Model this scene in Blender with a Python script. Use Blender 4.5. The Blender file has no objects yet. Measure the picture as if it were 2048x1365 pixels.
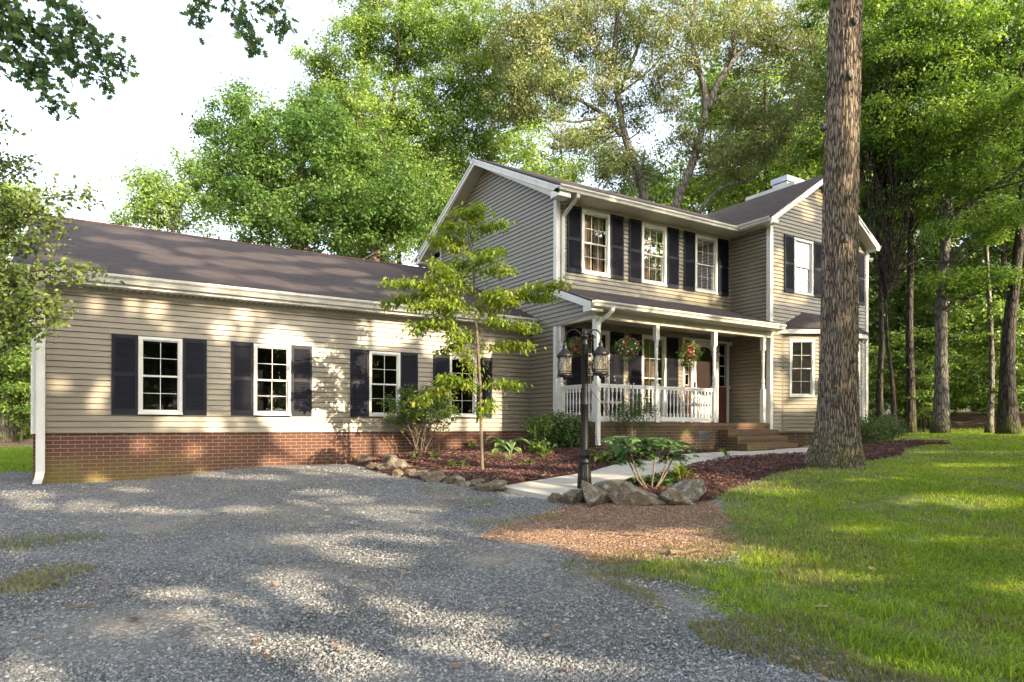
import bpy, math
import numpy as np
from mathutils import Matrix, Vector
rng = np.random.RandomState(11)
R = math.radians
C = bpy.context.scene.collection
SC = bpy.context.scene

# ------------------------------------------------------------------ camera
CF, CCY, CA, CRO = 1323.1, 849.1, 1.0071, 0.0024      # focal (px of 2048), horizon, yaw, roll
FW = np.array([math.cos(CA), math.sin(CA), 0.0])
RT = np.array([math.sin(CA), -math.cos(CA), 0.0])
UP = np.array([0, 0, 1.0])
R2 = RT*math.cos(CRO)+UP*math.sin(CRO)
U2 = -RT*math.sin(CRO)+UP*math.cos(CRO)
cam_d = bpy.data.cameras.new('camera'); cam = bpy.data.objects.new('camera', cam_d); C.objects.link(cam)
cam_d.sensor_width = 36; cam_d.lens = CF/2048*36
cam_d.shift_y = (CCY-682.5)/2048
cam_d.clip_start = 0.05; cam_d.clip_end = 2000
m = Matrix.Identity(4)
for i in range(3):
    m[i][0] = R2[i]; m[i][1] = U2[i]; m[i][2] = -FW[i]
cam.matrix_world = m
SC.camera = cam
SC.render.resolution_x = 1024; SC.render.resolution_y = 682

# ------------------------------------------------------------------ light
SUN_EL = 21.0
SH = np.array([-0.29, 0.957, 0.0]); SH /= np.linalg.norm(SH)          # horizontal travel of the light
LD = SH*math.cos(R(SUN_EL)) + np.array([0, 0, -math.sin(R(SUN_EL))])  # light direction
sd = bpy.data.lights.new('sun', 'SUN'); sun = bpy.data.objects.new('sun', sd); C.objects.link(sun)
sd.energy = 4.5; sd.angle = R(0.45); sd.color = (1.0, 0.81, 0.55)
sun.rotation_euler = Vector(LD).to_track_quat('-Z', 'Y').to_euler()
sun.location = (0, -20, 30)
W = bpy.data.worlds.new('World'); SC.world = W; W.use_nodes = True
wn = W.node_tree; bg = wn.nodes['Background']
sky = wn.nodes.new('ShaderNodeTexSky'); sky.sky_type = 'NISHITA'; sky.sun_disc = False
sky.sun_elevation = R(SUN_EL)
to_sun = -SH
sky.sun_rotation = math.atan2(to_sun[0], to_sun[1])
sky.altitude = 100; sky.air_density = 1.0; sky.dust_density = 5.0; sky.ozone_density = 0.6
hz = wn.nodes.new('ShaderNodeHueSaturation'); hz.inputs['Saturation'].default_value = .52; hz.inputs['Value'].default_value = 1.58   # thin white evening haze
wn.links.new(sky.outputs[0], hz.inputs['Color']); wn.links.new(hz.outputs[0], bg.inputs[0]); bg.inputs[1].default_value = 0.15
SC.view_settings.view_transform = 'Standard'; SC.view_settings.look = 'None'
SC.view_settings.gamma = 1.0; SC.view_settings.exposure = 1.58
SC.cycles.max_bounces = 8; SC.cycles.transparent_max_bounces = 12
SC.cycles.diffuse_bounces = 4; SC.cycles.sample_clamp_indirect = 6.0

# ------------------------------------------------------------------ helpers
def at(x, y, X=None, Y=None, Z=None, d=None):
    r = FW + R2*(x-1024)/CF - U2*(y-CCY)/CF
    if X is not None: t = X/r[0]
    elif Y is not None: t = Y/r[1]
    elif Z is not None: t = Z/r[2]
    else: t = d
    return r*t

GP = np.array([
 (-.7,13.3,-1.01),(3.9,13.3,-.83),(6.5,12.5,-.66),(8.6,12.6,-.52),(10,10.9,-.6),(13,10.9,-.69),(14.8,9.8,-.62),
 (17,9.5,-.6),(19.5,9.5,-.56),(5.9,7.45,-.99),(5.3,9.3,-.86),(10.8,6.65,-.72),(8.5,8.2,-.79),
 (0,0,-1.25),(2,3,-1.22),(4,6.2,-1.1),(0,6,-1.15),(-1.5,9.5,-1.1),(-4,6,-1.15),(-3,13.5,-1.0),(-6,20,-1.0),(-10,35,-.9),(-3,24,-1.),
 (12,2,-.95),(8,3,-1.06),(5,2,-1.18),(14,5.5,-.74),(20,8,-.5),(20,-3,-.7),(27,12.5,-.32),(35,13.5,-.08),(35,2,-.1),
 (50,20,.9),(50,-5,.8),(22,16,-.4),(25,30,-.1),(8,30,-.7),(0,40,-.6),(60,60,1.5),(0,-30,-1.0),(-40,0,-1.0),(-30,60,-.6),(90,0,2.0),(0,120,0),(150,80,2.5)])
def gz(X, Y):
    X = np.asarray(X, float); Y = np.asarray(Y, float)
    d2 = (X[..., None]-GP[:, 0])**2+(Y[..., None]-GP[:, 1])**2+0.35
    w = d2**-1.7
    return (w*GP[:, 2]).sum(-1)/w.sum(-1)
def G(x, y):
    """ground point seen at pixel x, y"""
    r = FW + R2*(x-1024)/CF - U2*(y-CCY)/CF
    t = 1.0
    for k in range(4000):
        p = r*t
        if p[2] < gz(p[0], p[1]): break
        t += 0.02 + t*0.002
    return np.array([p[0], p[1], float(gz(p[0], p[1]))])

def link(o, parent=None):
    C.objects.link(o)
    if parent is not None: o.parent = parent
    return o
def mesh_obj(name, V, F, mats, parent=None, mi=None, smooth=False, val=None, uv=None):
    me = bpy.data.meshes.new(name)
    if isinstance(F, np.ndarray):
        n, k = F.shape
        me.vertices.add(len(V)); me.vertices.foreach_set('co', np.asarray(V, np.float32).ravel())
        me.loops.add(n*k); me.loops.foreach_set('vertex_index', F.astype(np.int32).ravel())
        me.polygons.add(n); me.polygons.foreach_set('loop_start', np.arange(0, n*k, k, dtype=np.int32))
        me.polygons.foreach_set('loop_total', np.full(n, k, np.int32))
        me.update(calc_edges=True)
    else:
        me.from_pydata([tuple(v) for v in V], [], F)
    if not isinstance(mats, (list, tuple)): mats = [mats]
    for mm in mats: me.materials.append(mm)
    if mi is not None: me.polygons.foreach_set('material_index', np.asarray(mi, np.int32))
    if smooth: me.polygons.foreach_set('use_smooth', np.ones(len(me.polygons), bool))
    if val is not None:
        a = me.attributes.new('v', 'FLOAT', 'FACE'); a.data.foreach_set('value', np.asarray(val, np.float32))
    me.validate(); me.update()
    return link(bpy.data.objects.new(name, me), parent)
def tag(o, label=None, cat=None, group=None, kind=None):
    if label: o['label'] = label
    if cat: o['category'] = cat
    if group: o['group'] = group
    if kind: o['kind'] = kind
    return o
def thing(name, label, cat, loc=(0, 0, 0), group=None, rz=0):
    o = bpy.data.objects.new(name, None); C.objects.link(o); o.location = loc; o.rotation_euler = (0, 0, rz)
    o.empty_display_size = 0.2
    return tag(o, label, cat, group)
def kids(o): return [c for c in bpy.data.objects if c.parent == o]
def copy_tree(o, parent=None):
    c = o.copy(); C.objects.link(c)
    if parent is not None: c.parent = parent
    for ch in kids(o): copy_tree(ch, c)
    return c

class MB:
    def __init__(s): s.V = []; s.F = []; s.M = []; s.m = 0
    def add(s, V, F):
        n = len(s.V); s.V += [tuple(map(float, v)) for v in V]
        s.F += [tuple(i+n for i in f) for f in F]; s.M += [s.m]*len(F)
    def box(s, x0, x1, y0, y1, z0, z1):
        s.add([(x0,y0,z0),(x1,y0,z0),(x1,y1,z0),(x0,y1,z0),(x0,y0,z1),(x1,y0,z1),(x1,y1,z1),(x0,y1,z1)],
              [(0,3,2,1),(4,5,6,7),(0,1,5,4),(1,2,6,5),(2,3,7,6),(3,0,4,7)])
    def obox(s, O, U, N, u0, u1, n0, n1, z0, z1):
        P = [np.array(O)+U*u+N*n+UP*z for z in (z0, z1) for u, n in ((u0,n0),(u1,n0),(u1,n1),(u0,n1))]
        s.add(P, [(0,3,2,1),(4,5,6,7),(0,1,5,4),(1,2,6,5),(2,3,7,6),(3,0,4,7)])
    def prism(s, pts, vec):
        """closed polygon pts extruded by vec"""
        n = len(pts); vec = np.array(vec, float)
        P = [np.array(p, float) for p in pts]; Q = [p+vec for p in P]
        s.add(P+Q, [tuple(range(n))[::-1], tuple(range(n, 2*n))]+[(i, (i+1) % n, n+(i+1) % n, n+i) for i in range(n)])
    def tube(s, pts, rad, k=8, cap=True):
        pts = [np.array(p, float) for p in pts]; n = len(pts)
        if np.isscalar(rad): rad = [rad]*n
        V = []; prev = None
        for i, p in enumerate(pts):
            t = pts[min(i+1, n-1)]-pts[max(i-1, 0)]; t = t/(np.linalg.norm(t)+1e-9)
            if prev is None:
                a = np.array([1.0, 0, 0]) if abs(t[0]) < .8 else np.array([0, 1.0, 0])
            else: a = prev
            a = a-t*(a@t); a /= np.linalg.norm(a)+1e-9; b = np.cross(t, a); prev = a
            for j in range(k):
                th = 2*math.pi*j/k
                V.append(p+(a*math.cos(th)+b*math.sin(th))*rad[i])
        F = [(i*k+j, i*k+(j+1) % k, (i+1)*k+(j+1) % k, (i+1)*k+j) for i in range(n-1) for j in range(k)]
        if cap: F += [tuple(range(k))[::-1], tuple((n-1)*k+j for j in range(k))]
        s.add(V, F)
    def lathe(s, c, prof, k=12):
        """prof: (radius, z) pairs bottom to top about c"""
        c = np.array(c, float); V = []
        for r, z in prof:
            for j in range(k):
                th = 2*math.pi*j/k; V.append(c+np.array([r*math.cos(th), r*math.sin(th), z]))
        n = len(prof)
        F = [(i*k+j, i*k+(j+1) % k, (i+1)*k+(j+1) % k, (i+1)*k+j) for i in range(n-1) for j in range(k)]
        F += [tuple(range(k))[::-1], tuple((n-1)*k+j for j in range(k))]
        s.add(V, F)
    def obj(s, name, mats, parent=None, smooth=False):
        if name == 'rake_board':                     # every board is an object of its own
            par = list(range(len(s.V)))
            def find(i):
                while par[i] != i: par[i] = par[par[i]]; i = par[i]
                return i
            for f in s.F:
                for q in f[1:]: par[find(q)] = find(f[0])
            for rt in sorted({find(f[0]) for f in s.F}):
                fs_ = [f for f in s.F if find(f[0]) == rt]; vs = sorted({q for f in fs_ for q in f}); mp_ = {q: i for i, q in enumerate(vs)}
                o_ = mesh_obj(name, [s.V[q] for q in vs], [tuple(mp_[q] for q in f) for f in fs_], mats, parent)
            return o_
        return mesh_obj(name, s.V, s.F, mats, parent, mi=s.M, smooth=smooth)

# ------------------------------------------------------------------ materials
class NT:
    def __init__(s, name):
        s.m = bpy.data.materials.new(name); s.m.use_nodes = True; s.t = s.m.node_tree
        s.b = s.t.nodes['Principled BSDF']; s.out = s.t.nodes['Material Output']
    def n(s, typ, **kw):
        x = s.t.nodes.new('ShaderNode'+typ)
        for k, v in kw.items():
            if k in x.inputs: x.inputs[k].default_value = v
            else: setattr(x, k, v)
        return x
    def l(s, a, b): s.t.links.new(a, b)
    def coord(s, kind='Object'): return s.n('TexCoord').outputs[kind]
    def noise(s, scale, detail=4, vec=None, rough=.55):
        x = s.n('TexNoise', Scale=scale, Detail=detail, Roughness=rough)
        s.l(vec if vec is not None else s.coord(), x.inputs['Vector']); return x.outputs[0]
    def ramp(s, fac, stops):
        r = s.n('ValToRGB'); s.l(fac, r.inputs[0]); e = r.color_ramp.elements
        while len(e) < len(stops): e.new(.5)
        for i, (p, c) in enumerate(stops):
            e[i].position = p; e[i].color = tuple(c)+(1,) if len(c) == 3 else c
        return r.outputs[0]
    def mix(s, f, a, b, blend='MIX'):
        x = s.n('MixRGB', blend_type=blend)
        for i, v in ((0, f), (1, a), (2, b)):
            if isinstance(v, (int, float)): x.inputs[i].default_value = v
            elif isinstance(v, tuple): x.inputs[i].default_value = v+(1,) if len(v) == 3 else v
            else: s.l(v, x.inputs[i])
        return x.outputs[0]
    def math(s, op, a, b=0.0):
        x = s.n('Math', operation=op)
        for i, v in ((0, a), (1, b)):
            if isinstance(v, (int, float)): x.inputs[i].default_value = v
            else: s.l(v, x.inputs[i])
        return x.outputs[0]
    def bump(s, h, strength=.3, dist=.01):
        x = s.n('Bump', Strength=strength, Distance=dist); s.l(h, x.inputs['Height']); s.l(x.outputs[0], s.b.inputs['Normal'])
    def col(s, c):
        if isinstance(c, tuple): s.b.inputs['Base Color'].default_value = c+(1,)
        else: s.l(c, s.b.inputs['Base Color'])
    def set(s, rough=.6, metal=0, spec=.5):
        s.b.inputs['Roughness'].default_value = rough; s.b.inputs['Metallic'].default_value = metal
        s.b.inputs['Specular IOR Level'].default_value = spec

def plain(name, c, rough=.5, var=.12, scale=6, metal=0, spec=.5, bump=0, bscale=60):
    t = NT(name); f = t.noise(scale, 5)
    lo = tuple(v*(1-var) for v in c); hi = tuple(min(1, v*(1+var)) for v in c)
    t.col(t.ramp(f, [(.3, lo), (.7, hi)])); t.set(rough, metal, spec)
    if bump: t.bump(t.noise(bscale, 4), bump, .004)
    return t.m

def siding_mat():
    t = NT('vinyl_siding'); co = t.coord()
    mp = t.n('Mapping'); mp.inputs['Scale'].default_value = (1.2, 1.2, 26); t.l(co, mp.inputs[0])
    streak = t.noise(1.0, 5, mp.outputs[0])
    big = t.noise(.7, 4)
    c = t.ramp(streak, [(.3, (.165, .143, .098)), (.7, (.210, .182, .127))])
    c = t.mix(t.ramp(big, [(.45, (0, 0, 0)), (.75, (.35,)*3)]), c, (.155, .142, .10))
    # grime gathers in small spots
    sp = t.noise(38, 3)
    c = t.mix(t.ramp(sp, [(.62, (0,)*3), (.75, (.35,)*3)]), c, (.12, .112, .082))
    t.col(c); t.set(.38, 0, .55); t.bump(t.noise(120, 2, mp.outputs[0]), .08, .003)
    return t.m

def brick_mat(name, axis, c1, c2, mortar, alg=0.0, soldier=False):
    t = NT(name); co = t.coord(); sx = t.n('SeparateXYZ'); t.l(co, sx.inputs[0])
    u = t.math('ADD', sx.outputs[0], sx.outputs[1]); v = sx.outputs[2]
    cb = t.n('CombineXYZ')
    t.l(u, cb.inputs[0]); t.l(t.math('ADD', v, 10.177), cb.inputs[1])
    b = t.n('TexBrick', Scale=1.0)
    b.inputs['Mortar Size'].default_value = .0055; b.inputs['Mortar Smooth'].default_value = .15
    b.inputs['Bias'].default_value = 0.0
    b.inputs['Brick Width'].default_value = .205 if not soldier else .0665
    b.inputs['Row Height'].default_value = .0668 if not soldier else .105
    if soldier: b.offset = 0.0
    t.l(cb.outputs[0], b.inputs['Vector'])
    n = t.noise(3.3, 3); n2 = t.noise(24, 4)
    A = t.mix(n2, c1, tuple(x*.55 for x in c1)); B = t.mix(n, c2, tuple(x*1.35 for x in c2))
    t.l(A, b.inputs['Color1']); t.l(B, b.inputs['Color2']); b.inputs['Mortar'].default_value = mortar+(1,)
    c = b.outputs['Color']
    if alg > 0:
        # green algae towards the splash zone at the gravel, patchy
        low = t.n('MapRange'); low.inputs[1].default_value = -.42; low.inputs[2].default_value = -1.0
        t.l(v, low.inputs[0])
        lf = t.n('MapRange'); lf.inputs[1].default_value = 16.5; lf.inputs[2].default_value = 13.2; t.l(u, lf.inputs[0])
        f = t.math('MULTIPLY', t.math('MULTIPLY', low.outputs[0], lf.outputs[0]), t.ramp(t.noise(2.3, 4), [(.3, (.15,)*3), (.62, (1,)*3)]))
        c = t.mix(t.math('MULTIPLY', f, alg), c, (.17, .15, .045))
    else:
        c = t.mix(t.ramp(t.noise(1.9, 5), [(.45, (0,)*3), (.68, (.6,)*3)]), c, (.13, .115, .035))
    t.col(c); t.set(.85, 0, .2)
    t.bump(t.mix(.25, t.math('SUBTRACT', 1.0, b.outputs['Fac']), n2), .7, .008)
    return t.m

def shingle_mat(name, axis):
    t = NT(name); co = t.coord(); sx = t.n('SeparateXYZ'); t.l(co, sx.inputs[0])
    u = sx.outputs[axis]; v = t.math('MULTIPLY', sx.outputs[2], 2.6)
    cb = t.n('CombineXYZ'); t.l(u, cb.inputs[0]); t.l(v, cb.inputs[1])
    b = t.n('TexBrick', Scale=1.0); b.inputs['Mortar Size'].default_value = .0025
    b.inputs['Brick Width'].default_value = .22; b.inputs['Row Height'].default_value = .142; b.offset = .37
    b.inputs['Mortar Smooth'].default_value = .3
    b.inputs['Color1'].default_value = (.040, .032, .035, 1); b.inputs['Color2'].default_value = (.072, .058, .058, 1)
    b.inputs['Mortar'].default_value = (.022, .018, .02, 1)
    t.l(cb.outputs[0], b.inputs['Vector'])
    fr = t.math('FRACT', t.math('DIVIDE', v, .142))
    c = t.mix(.30, b.outputs['Color'], t.ramp(t.noise(160, 3), [(.35, (.024, .020, .022)), (.65, (.125, .102, .098))]))
    c = t.mix(t.ramp(fr, [(.0, (1,)*3), (.22, (0,)*3)]), c, (.004, .007, .008))  # dark band paints the shadow line of each shingle course
    c = t.mix(t.ramp(t.noise(.9, 5), [(.45, (0,)*3), (.75, (.4,)*3)]), c, (.045, .038, .042))
    t.col(c); t.set(.9, 0, .25)
    t.bump(t.mix(.25, t.math('SUBTRACT', 1.0, fr), t.noise(200, 2)), .45, .008)
    return t.m

def leaf_mat(name, stops, trans=.4, rough=.5, spec=.35, bcol=None):
    """stops: ramp over the leaf's own random value"""
    t = NT(name); a = t.n('Attribute', attribute_name='v'); oi = t.n('ObjectInfo')
    f = t.math('ADD', t.math('MULTIPLY', a.outputs['Fac'], .86), t.math('MULTIPLY', oi.outputs['Random'], .14))
    c = t.ramp(f, stops); t.col(c); t.set(rough, 0, spec)
    tr = t.n('BsdfTranslucent'); hs = t.n('HueSaturation', Saturation=1.1, Value=1.5, Hue=.485); t.l(c, hs.inputs['Color'])
    t.l(hs.outputs[0], tr.inputs['Color'])
    mx = t.n('MixShader'); mx.inputs[0].default_value = trans
    t.l(t.b.outputs[0], mx.inputs[1]); t.l(tr.outputs[0], mx.inputs[2]); t.l(mx.outputs[0], t.out.inputs[0])
    return t.m

def bark_mat(name, dark, light, sx=9.0, sz=1.6, depth=.02):
    t = NT(name); mp = t.n('Mapping'); mp.inputs['Scale'].default_value = (sx, sx, sz); t.l(t.coord(), mp.inputs[0])
    wv = t.n('TexNoise', Scale=1.0, Detail=3.0); t.l(mp.outputs[0], wv.inputs['Vector'])
    vo = t.n('TexVoronoi', Scale=2.2, feature='DISTANCE_TO_EDGE')
    ad = t.mix(.35, mp.outputs[0], wv.outputs['Color']); t.l(ad, vo.inputs['Vector'])
    h = t.ramp(vo.outputs['Distance'], [(.0, (0,)*3), (.17, (1,)*3)])
    nz = t.noise(14, 5)
    c = t.mix(h, dark, t.mix(nz, tuple(x*.6 for x in light), light))
    c = t.mix(t.ramp(t.noise(2.6, 4), [(.52, (0,)*3), (.75, (.45,)*3)]), c, (light[0]*1.25, light[1]*1.3, light[2]*1.25))
    sz_ = t.n('SeparateXYZ'); t.l(t.coord(), sz_.inputs[0]); mr = t.n('MapRange'); mr.inputs[1].default_value = .75; mr.inputs[2].default_value = .0; t.l(sz_.outputs[2], mr.inputs[0])
    c = t.mix(t.math('MULTIPLY', mr.outputs[0], t.ramp(t.noise(5, 5), [(.38, (0,)*3), (.58, (.85,)*3)])), c, (.10, .115, .03))      # moss on the root flare
    t.col(c); t.set(.9, 0, .2); t.bump(t.mix(.2, h, nz), 1.0, depth)
    return t.m

def glass_mat():
    t = NT('window_glass'); tr = t.n('BsdfTransparent'); tr.inputs[0].default_value = (.78, .8, .8, 1)
    gl = t.n('BsdfGlossy', Roughness=.015); fr = t.n('Fresnel', IOR=1.38)
    nb = t.n('Bump', Strength=.12, Distance=.02); t.l(t.noise(1.7, 2), nb.inputs['Height'])
    t.l(nb.outputs[0], gl.inputs['Normal']); t.l(nb.outputs[0], fr.inputs['Normal'])
    mx = t.n('MixShader'); t.l(fr.outputs[0], mx.inputs[0]); t.l(tr.outputs[0], mx.inputs[1]); t.l(gl.outputs[0], mx.inputs[2])
    t.l(mx.outputs[0], t.out.inputs[0]); return t.m

def ground_mat(name):
    """gravel / lawn soil / bark litter blended by two painted weights"""
    t = NT(name)
    wg = t.n('Attribute', attribute_name='wgrass').outputs['Fac']; wm = t.n('Attribute', attribute_name='wmulch').outputs['Fac']
    edge = t.noise(2.2, 6); fine = t.noise(11, 5)
    def soft(w, k=.9):
        x = t.math('ADD', w, t.math('MULTIPLY', t.math('SUBTRACT', t.mix(.4, edge, fine), .5), k))
        return t.ramp(x, [(.42, (0,)*3), (.60, (1,)*3)])
    vo = t.n('TexVoronoi', Scale=34.0); t.l(t.coord(), vo.inputs['Vector'])
    vs = t.n('TexVoronoi', Scale=75.0); t.l(t.coord(), vs.inputs['Vector'])
    sv = t.n('SeparateColor'); t.l(vo.outputs['Color'], sv.inputs[0])
    sw = t.n('SeparateColor'); t.l(vs.outputs['Color'], sw.inputs[0])
    gr = t.ramp(sv.outputs[0], [(0, (.10, .112, .128)), (.4, (.17, .185, .20)), (.75, (.26, .268, .27)), (1, (.42, .41, .385))])
    gr2 = t.ramp(sw.outputs[0], [(0, (.09, .097, .105)), (.6, (.21, .215, .215)), (1, (.40, .38, .35))])
    gravel = t.mix(.6, gr, gr2)
    gravel = t.mix(t.ramp(vo.outputs['Distance'], [(.35, (0,)*3), (.62, (.65,)*3)]), gravel, (.035, .035, .036))
    gravel = t.mix(t.ramp(t.noise(.8, 5), [(.44, (0,)*3), (.66, (.6,)*3)]), gravel, (.27, .235, .185))
    gravel = t.mix(t.ramp(t.noise(1.9, 5), [(.66, (0,)*3), (.78, (.4,)*3)]), gravel, (.11, .12, .05))
    soil = t.ramp(t.noise(6, 6), [(.25, (.06, .08, .022)), (.5, (.11, .15, .03)), (.75, (.19, .19, .06))])
    soil = t.mix(t.ramp(t.noise(.9, 4), [(.55, (0,)*3), (.75, (.6,)*3)]), soil, (.15, .115, .06))
    vm = t.n('TexVoronoi', Scale=24.0); mp = t.n('Mapping'); mp.inputs['Rotation'].default_value = (0, 0, .6)
    mp.inputs['Scale'].default_value = (1, 2.4, 1); t.l(t.coord(), mp.inputs[0]); t.l(mp.outputs[0], vm.inputs['Vector'])
    sm = t.n('SeparateColor'); t.l(vm.outputs['Color'], sm.inputs[0])
    mul = t.ramp(sm.outputs[0], [(0, (.06, .036, .027)), (.5, (.17, .11, .08)), (1, (.42, .31, .24))])
    c = t.mix(soft(wm), gravel, mul); c = t.mix(soft(wg, 1.0), c, soil)
    t.col(c); t.set(.9, 0, .25)
    h = t.mix(.4, vo.outputs['Distance'], vs.outputs['Distance']); t.bump(t.mix(.3, h, fine), 1.0, .022)
    return t.m

def concrete_mat():
    t = NT('walkway_concrete'); c = t.ramp(t.noise(3, 6), [(.3, (.36, .34, .30)), (.7, (.50, .475, .42))])
    c = t.mix(t.ramp(t.noise(90, 3), [(.55, (0,)*3), (.7, (.5,)*3)]), c, (.22, .21, .19))
    t.col(c); t.set(.85, 0, .25); t.bump(t.noise(110, 3), .3, .004); return t.m

def rock_mat():
    t = NT('field_stone'); oi = t.n('ObjectInfo')
    n = t.noise(7.5, 8, rough=.7); c = t.ramp(n, [(.32, (.05, .042, .028)), (.5, (.17, .145, .10)), (.66, (.36, .32, .24))])
    c = t.mix(.35, c, t.ramp(t.noise(42, 5, rough=.7), [(.35, (.03, .025, .018)), (.65, (.42, .37, .29))]))
    c = t.mix(t.ramp(t.noise(9, 6), [(.54, (0,)*3), (.60, (.8,)*3)]), c, (.42, .42, .38))        # lichen
    c = t.mix(t.ramp(t.noise(3.0, 5), [(.55, (0,)*3), (.72, (.6,)*3)]), c, (.10, .105, .035))     # moss
    c = t.mix(t.math('MULTIPLY', oi.outputs['Random'], .45), c, (.24, .16, .09))
    t.col(c); t.set(.85, 0, .3); t.bump(t.noise(13, 9, rough=.75), 1.0, .06); return t.m

M = {}
M['siding'] = siding_mat()
M['brick'] = brick_mat('red_brick', 0, (.145, .060, .040), (.092, .042, .032), (.24, .20, .15), alg=1.0)
M['brown_brick'] = brick_mat('porch_brick', 0, (.105, .058, .038), (.07, .04, .03), (.20, .17, .13))
M['rowlock'] = brick_mat('rowlock_brick', 0, (.15, .075, .045), (.095, .05, .033), (.17, .145, .11), soldier=True)
M['shingle_x'] = shingle_mat('roof_shingles', 0); M['shingle_y'] = shingle_mat('roof_shingles_wing', 1)
def trim_mat(name, c, dirt):
    t = NT(name); f = t.ramp(t.noise(2.5, 5), [(.42, (0,)*3), (.8, (.55,)*3)])
    mp = t.n('Mapping'); mp.inputs['Scale'].default_value = (3, 3, 14); t.l(t.coord(), mp.inputs[0])
    cc = t.mix(f, c, dirt); cc = t.mix(t.ramp(t.noise(4, 5, mp.outputs[0]), [(.6, (0,)*3), (.75, (.35,)*3)]), cc, dirt)
    t.col(cc); t.set(.4, 0, .4); return t.m
M['white'] = trim_mat('white_trim', (.66, .65, .61), (.44, .43, .36))
M['gutter'] = trim_mat('gutter_metal', (.50, .485, .43), (.28, .27, .20))
M['beige'] = trim_mat('beige_beam', (.43, .40, .32), (.33, .30, .22))
M['soffit'] = trim_mat('soffit_vinyl', (.47, .43, .34), (.36, .33, .25))
M['shutter'] = plain('shutter_black', (.007, .008, .015), .5, .3, 9, 0, .22)
M['black'] = plain('black_iron', (.006, .006, .007), .45, .3, 20, 0, .35)
M['bronze'] = plain('black_metal', (.008, .0075, .0075), .42, .35, 30, .1, .4)
M['glass'] = glass_mat()
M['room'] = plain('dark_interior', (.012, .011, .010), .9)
M['blind'] = plain('tan_blind', (.50, .37, .28), .8, .3, 3)
M['curtain'] = plain('tan_curtain', (.46, .33, .25), .85, .5, 2.5)
M['wood'] = plain('brown_door_wood', (.11, .035, .018), .35, .3, 4)
M['screen'] = plain('dark_door_screen', (.022, .014, .011), .3, .3, 3)
M['metalgrey'] = plain('galvanised_metal', (.35, .36, .36), .35, .2, 8, .7)
M['vent'] = plain('vent_metal', (.17, .18, .175), .5, .2, 10, .3)
M['concrete'] = concrete_mat(); M['rock'] = rock_mat(); M['ground'] = ground_mat('ground_cover')
M['lampglass'] = None
M['red'] = plain('petal_crimson', (.60, .02, .10), .5, .3); M['pink'] = plain('petal_white', (.75, .70, .72), .5, .1)
M['pot'] = plain('coir_basket', (.06, .045, .03), .9); M['cushion'] = plain('cushion_cloth', (.45, .40, .33), .9, .25, 8)
M['lamp'] = plain('amber_light', (.5, .25, .06), .4)
G_ = leaf_mat
M['L_bright'] = G_('leaf_bright', [(0, (0.0335, 0.0777, 0.0164)), (0.35, (0.0894, 0.1734, 0.0281)), (0.7, (0.1789, 0.2751, 0.0491)), (1, (0.3019, 0.3827, 0.0878))], .45)
M['L_yellow'] = G_('leaf_yellowgreen', [(0, (0.0449, 0.0902, 0.0209)), (0.35, (0.1247, 0.2088, 0.0397)), (0.7, (0.2295, 0.3273, 0.0679)), (1, (0.3593, 0.4176, 0.1673))], .45)
M['L_olive'] = G_('leaf_olive', [(0, (0.0504, 0.084, 0.0314)), (0.35, (0.1344, 0.1792, 0.0582)), (0.65, (0.2352, 0.2632, 0.0952)), (0.88, (0.3584, 0.3192, 0.1456)), (1, (0.4256, 0.3248, 0.1904))], .35)
M['L_maple'] = G_('leaf_maple', [(0, (0.0195, 0.0519, 0.0124)), (0.35, (0.0521, 0.1156, 0.0213)), (0.7, (0.1042, 0.1834, 0.0373)), (1, (0.1759, 0.2551, 0.0666))], .45)
M['L_deep'] = G_('leaf_deep', [(0, (0.025, 0.0593, 0.0187)), (0.5, (0.078, 0.1404, 0.0281)), (0.85, (0.1716, 0.2574, 0.0437)), (1, (0.312, 0.3744, 0.078))], .4)
M['L_oak'] = G_('leaf_oak', [(0, (0.033, 0.075, 0.036)), (0.6, (0.075, 0.1425, 0.045)), (1, (0.195, 0.255, 0.0675))], .45)
M['L_beech'] = G_('leaf_beech', [(0, (0.0363, 0.0709, 0.0161)), (0.5, (0.1035, 0.1546, 0.0299)), (0.85, (0.207, 0.2576, 0.0575)), (1, (0.3105, 0.3349, 0.1035))], .28)
M['L_dog'] = G_('leaf_dogwood', [(0, (0.0667, 0.1417, 0.0186)), (0.4, (0.1556, 0.2447, 0.029)), (0.72, (0.2666, 0.322, 0.0465)), (0.88, (0.3332, 0.3091, 0.0672)), (1, (0.3332, 0.1803, 0.0725))], .42)
M['L_azalea'] = G_('leaf_azalea', [(0, (0.042, 0.0862, 0.018)), (0.5, (0.096, 0.1667, 0.028)), (1, (0.216, 0.276, 0.05))], .35)
M['L_shrub'] = G_('leaf_shrub', [(0, (0.027, 0.0567, 0.0144)), (0.6, (0.063, 0.1148, 0.024)), (1, (0.15, 0.189, 0.036))], .25)
M['L_lime'] = G_('leaf_lime', [(0, (.08, .12, .015)), (.5, (.17, .21, .03)), (1, (.28, .28, .06))], .4)
M['L_mahonia'] = G_('leaf_mahonia', [(0, (0.046, 0.1035, 0.0456)), (0.5, (0.092, 0.1725, 0.0627)), (1, (0.1955, 0.2875, 0.0665))], .2, .35, .5)
M['L_hosta'] = G_('leaf_hosta', [(0, (.055, .14, .06)), (.5, (.10, .21, .075)), (1, (.17, .27, .09))], .3)
M['hostaedge'] = G_('leaf_edge_cream', [(0, (.40, .42, .19)), (1, (.55, .52, .28))], .3)
M['grass'] = G_('grass_blade', [(0, (0.0837, 0.178, 0.0179)), (0.45, (0.1925, 0.3172, 0.0299)), (0.8, (0.3517, 0.4256, 0.0568)), (1, (0.6028, 0.4952, 0.1794))], .45)
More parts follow.
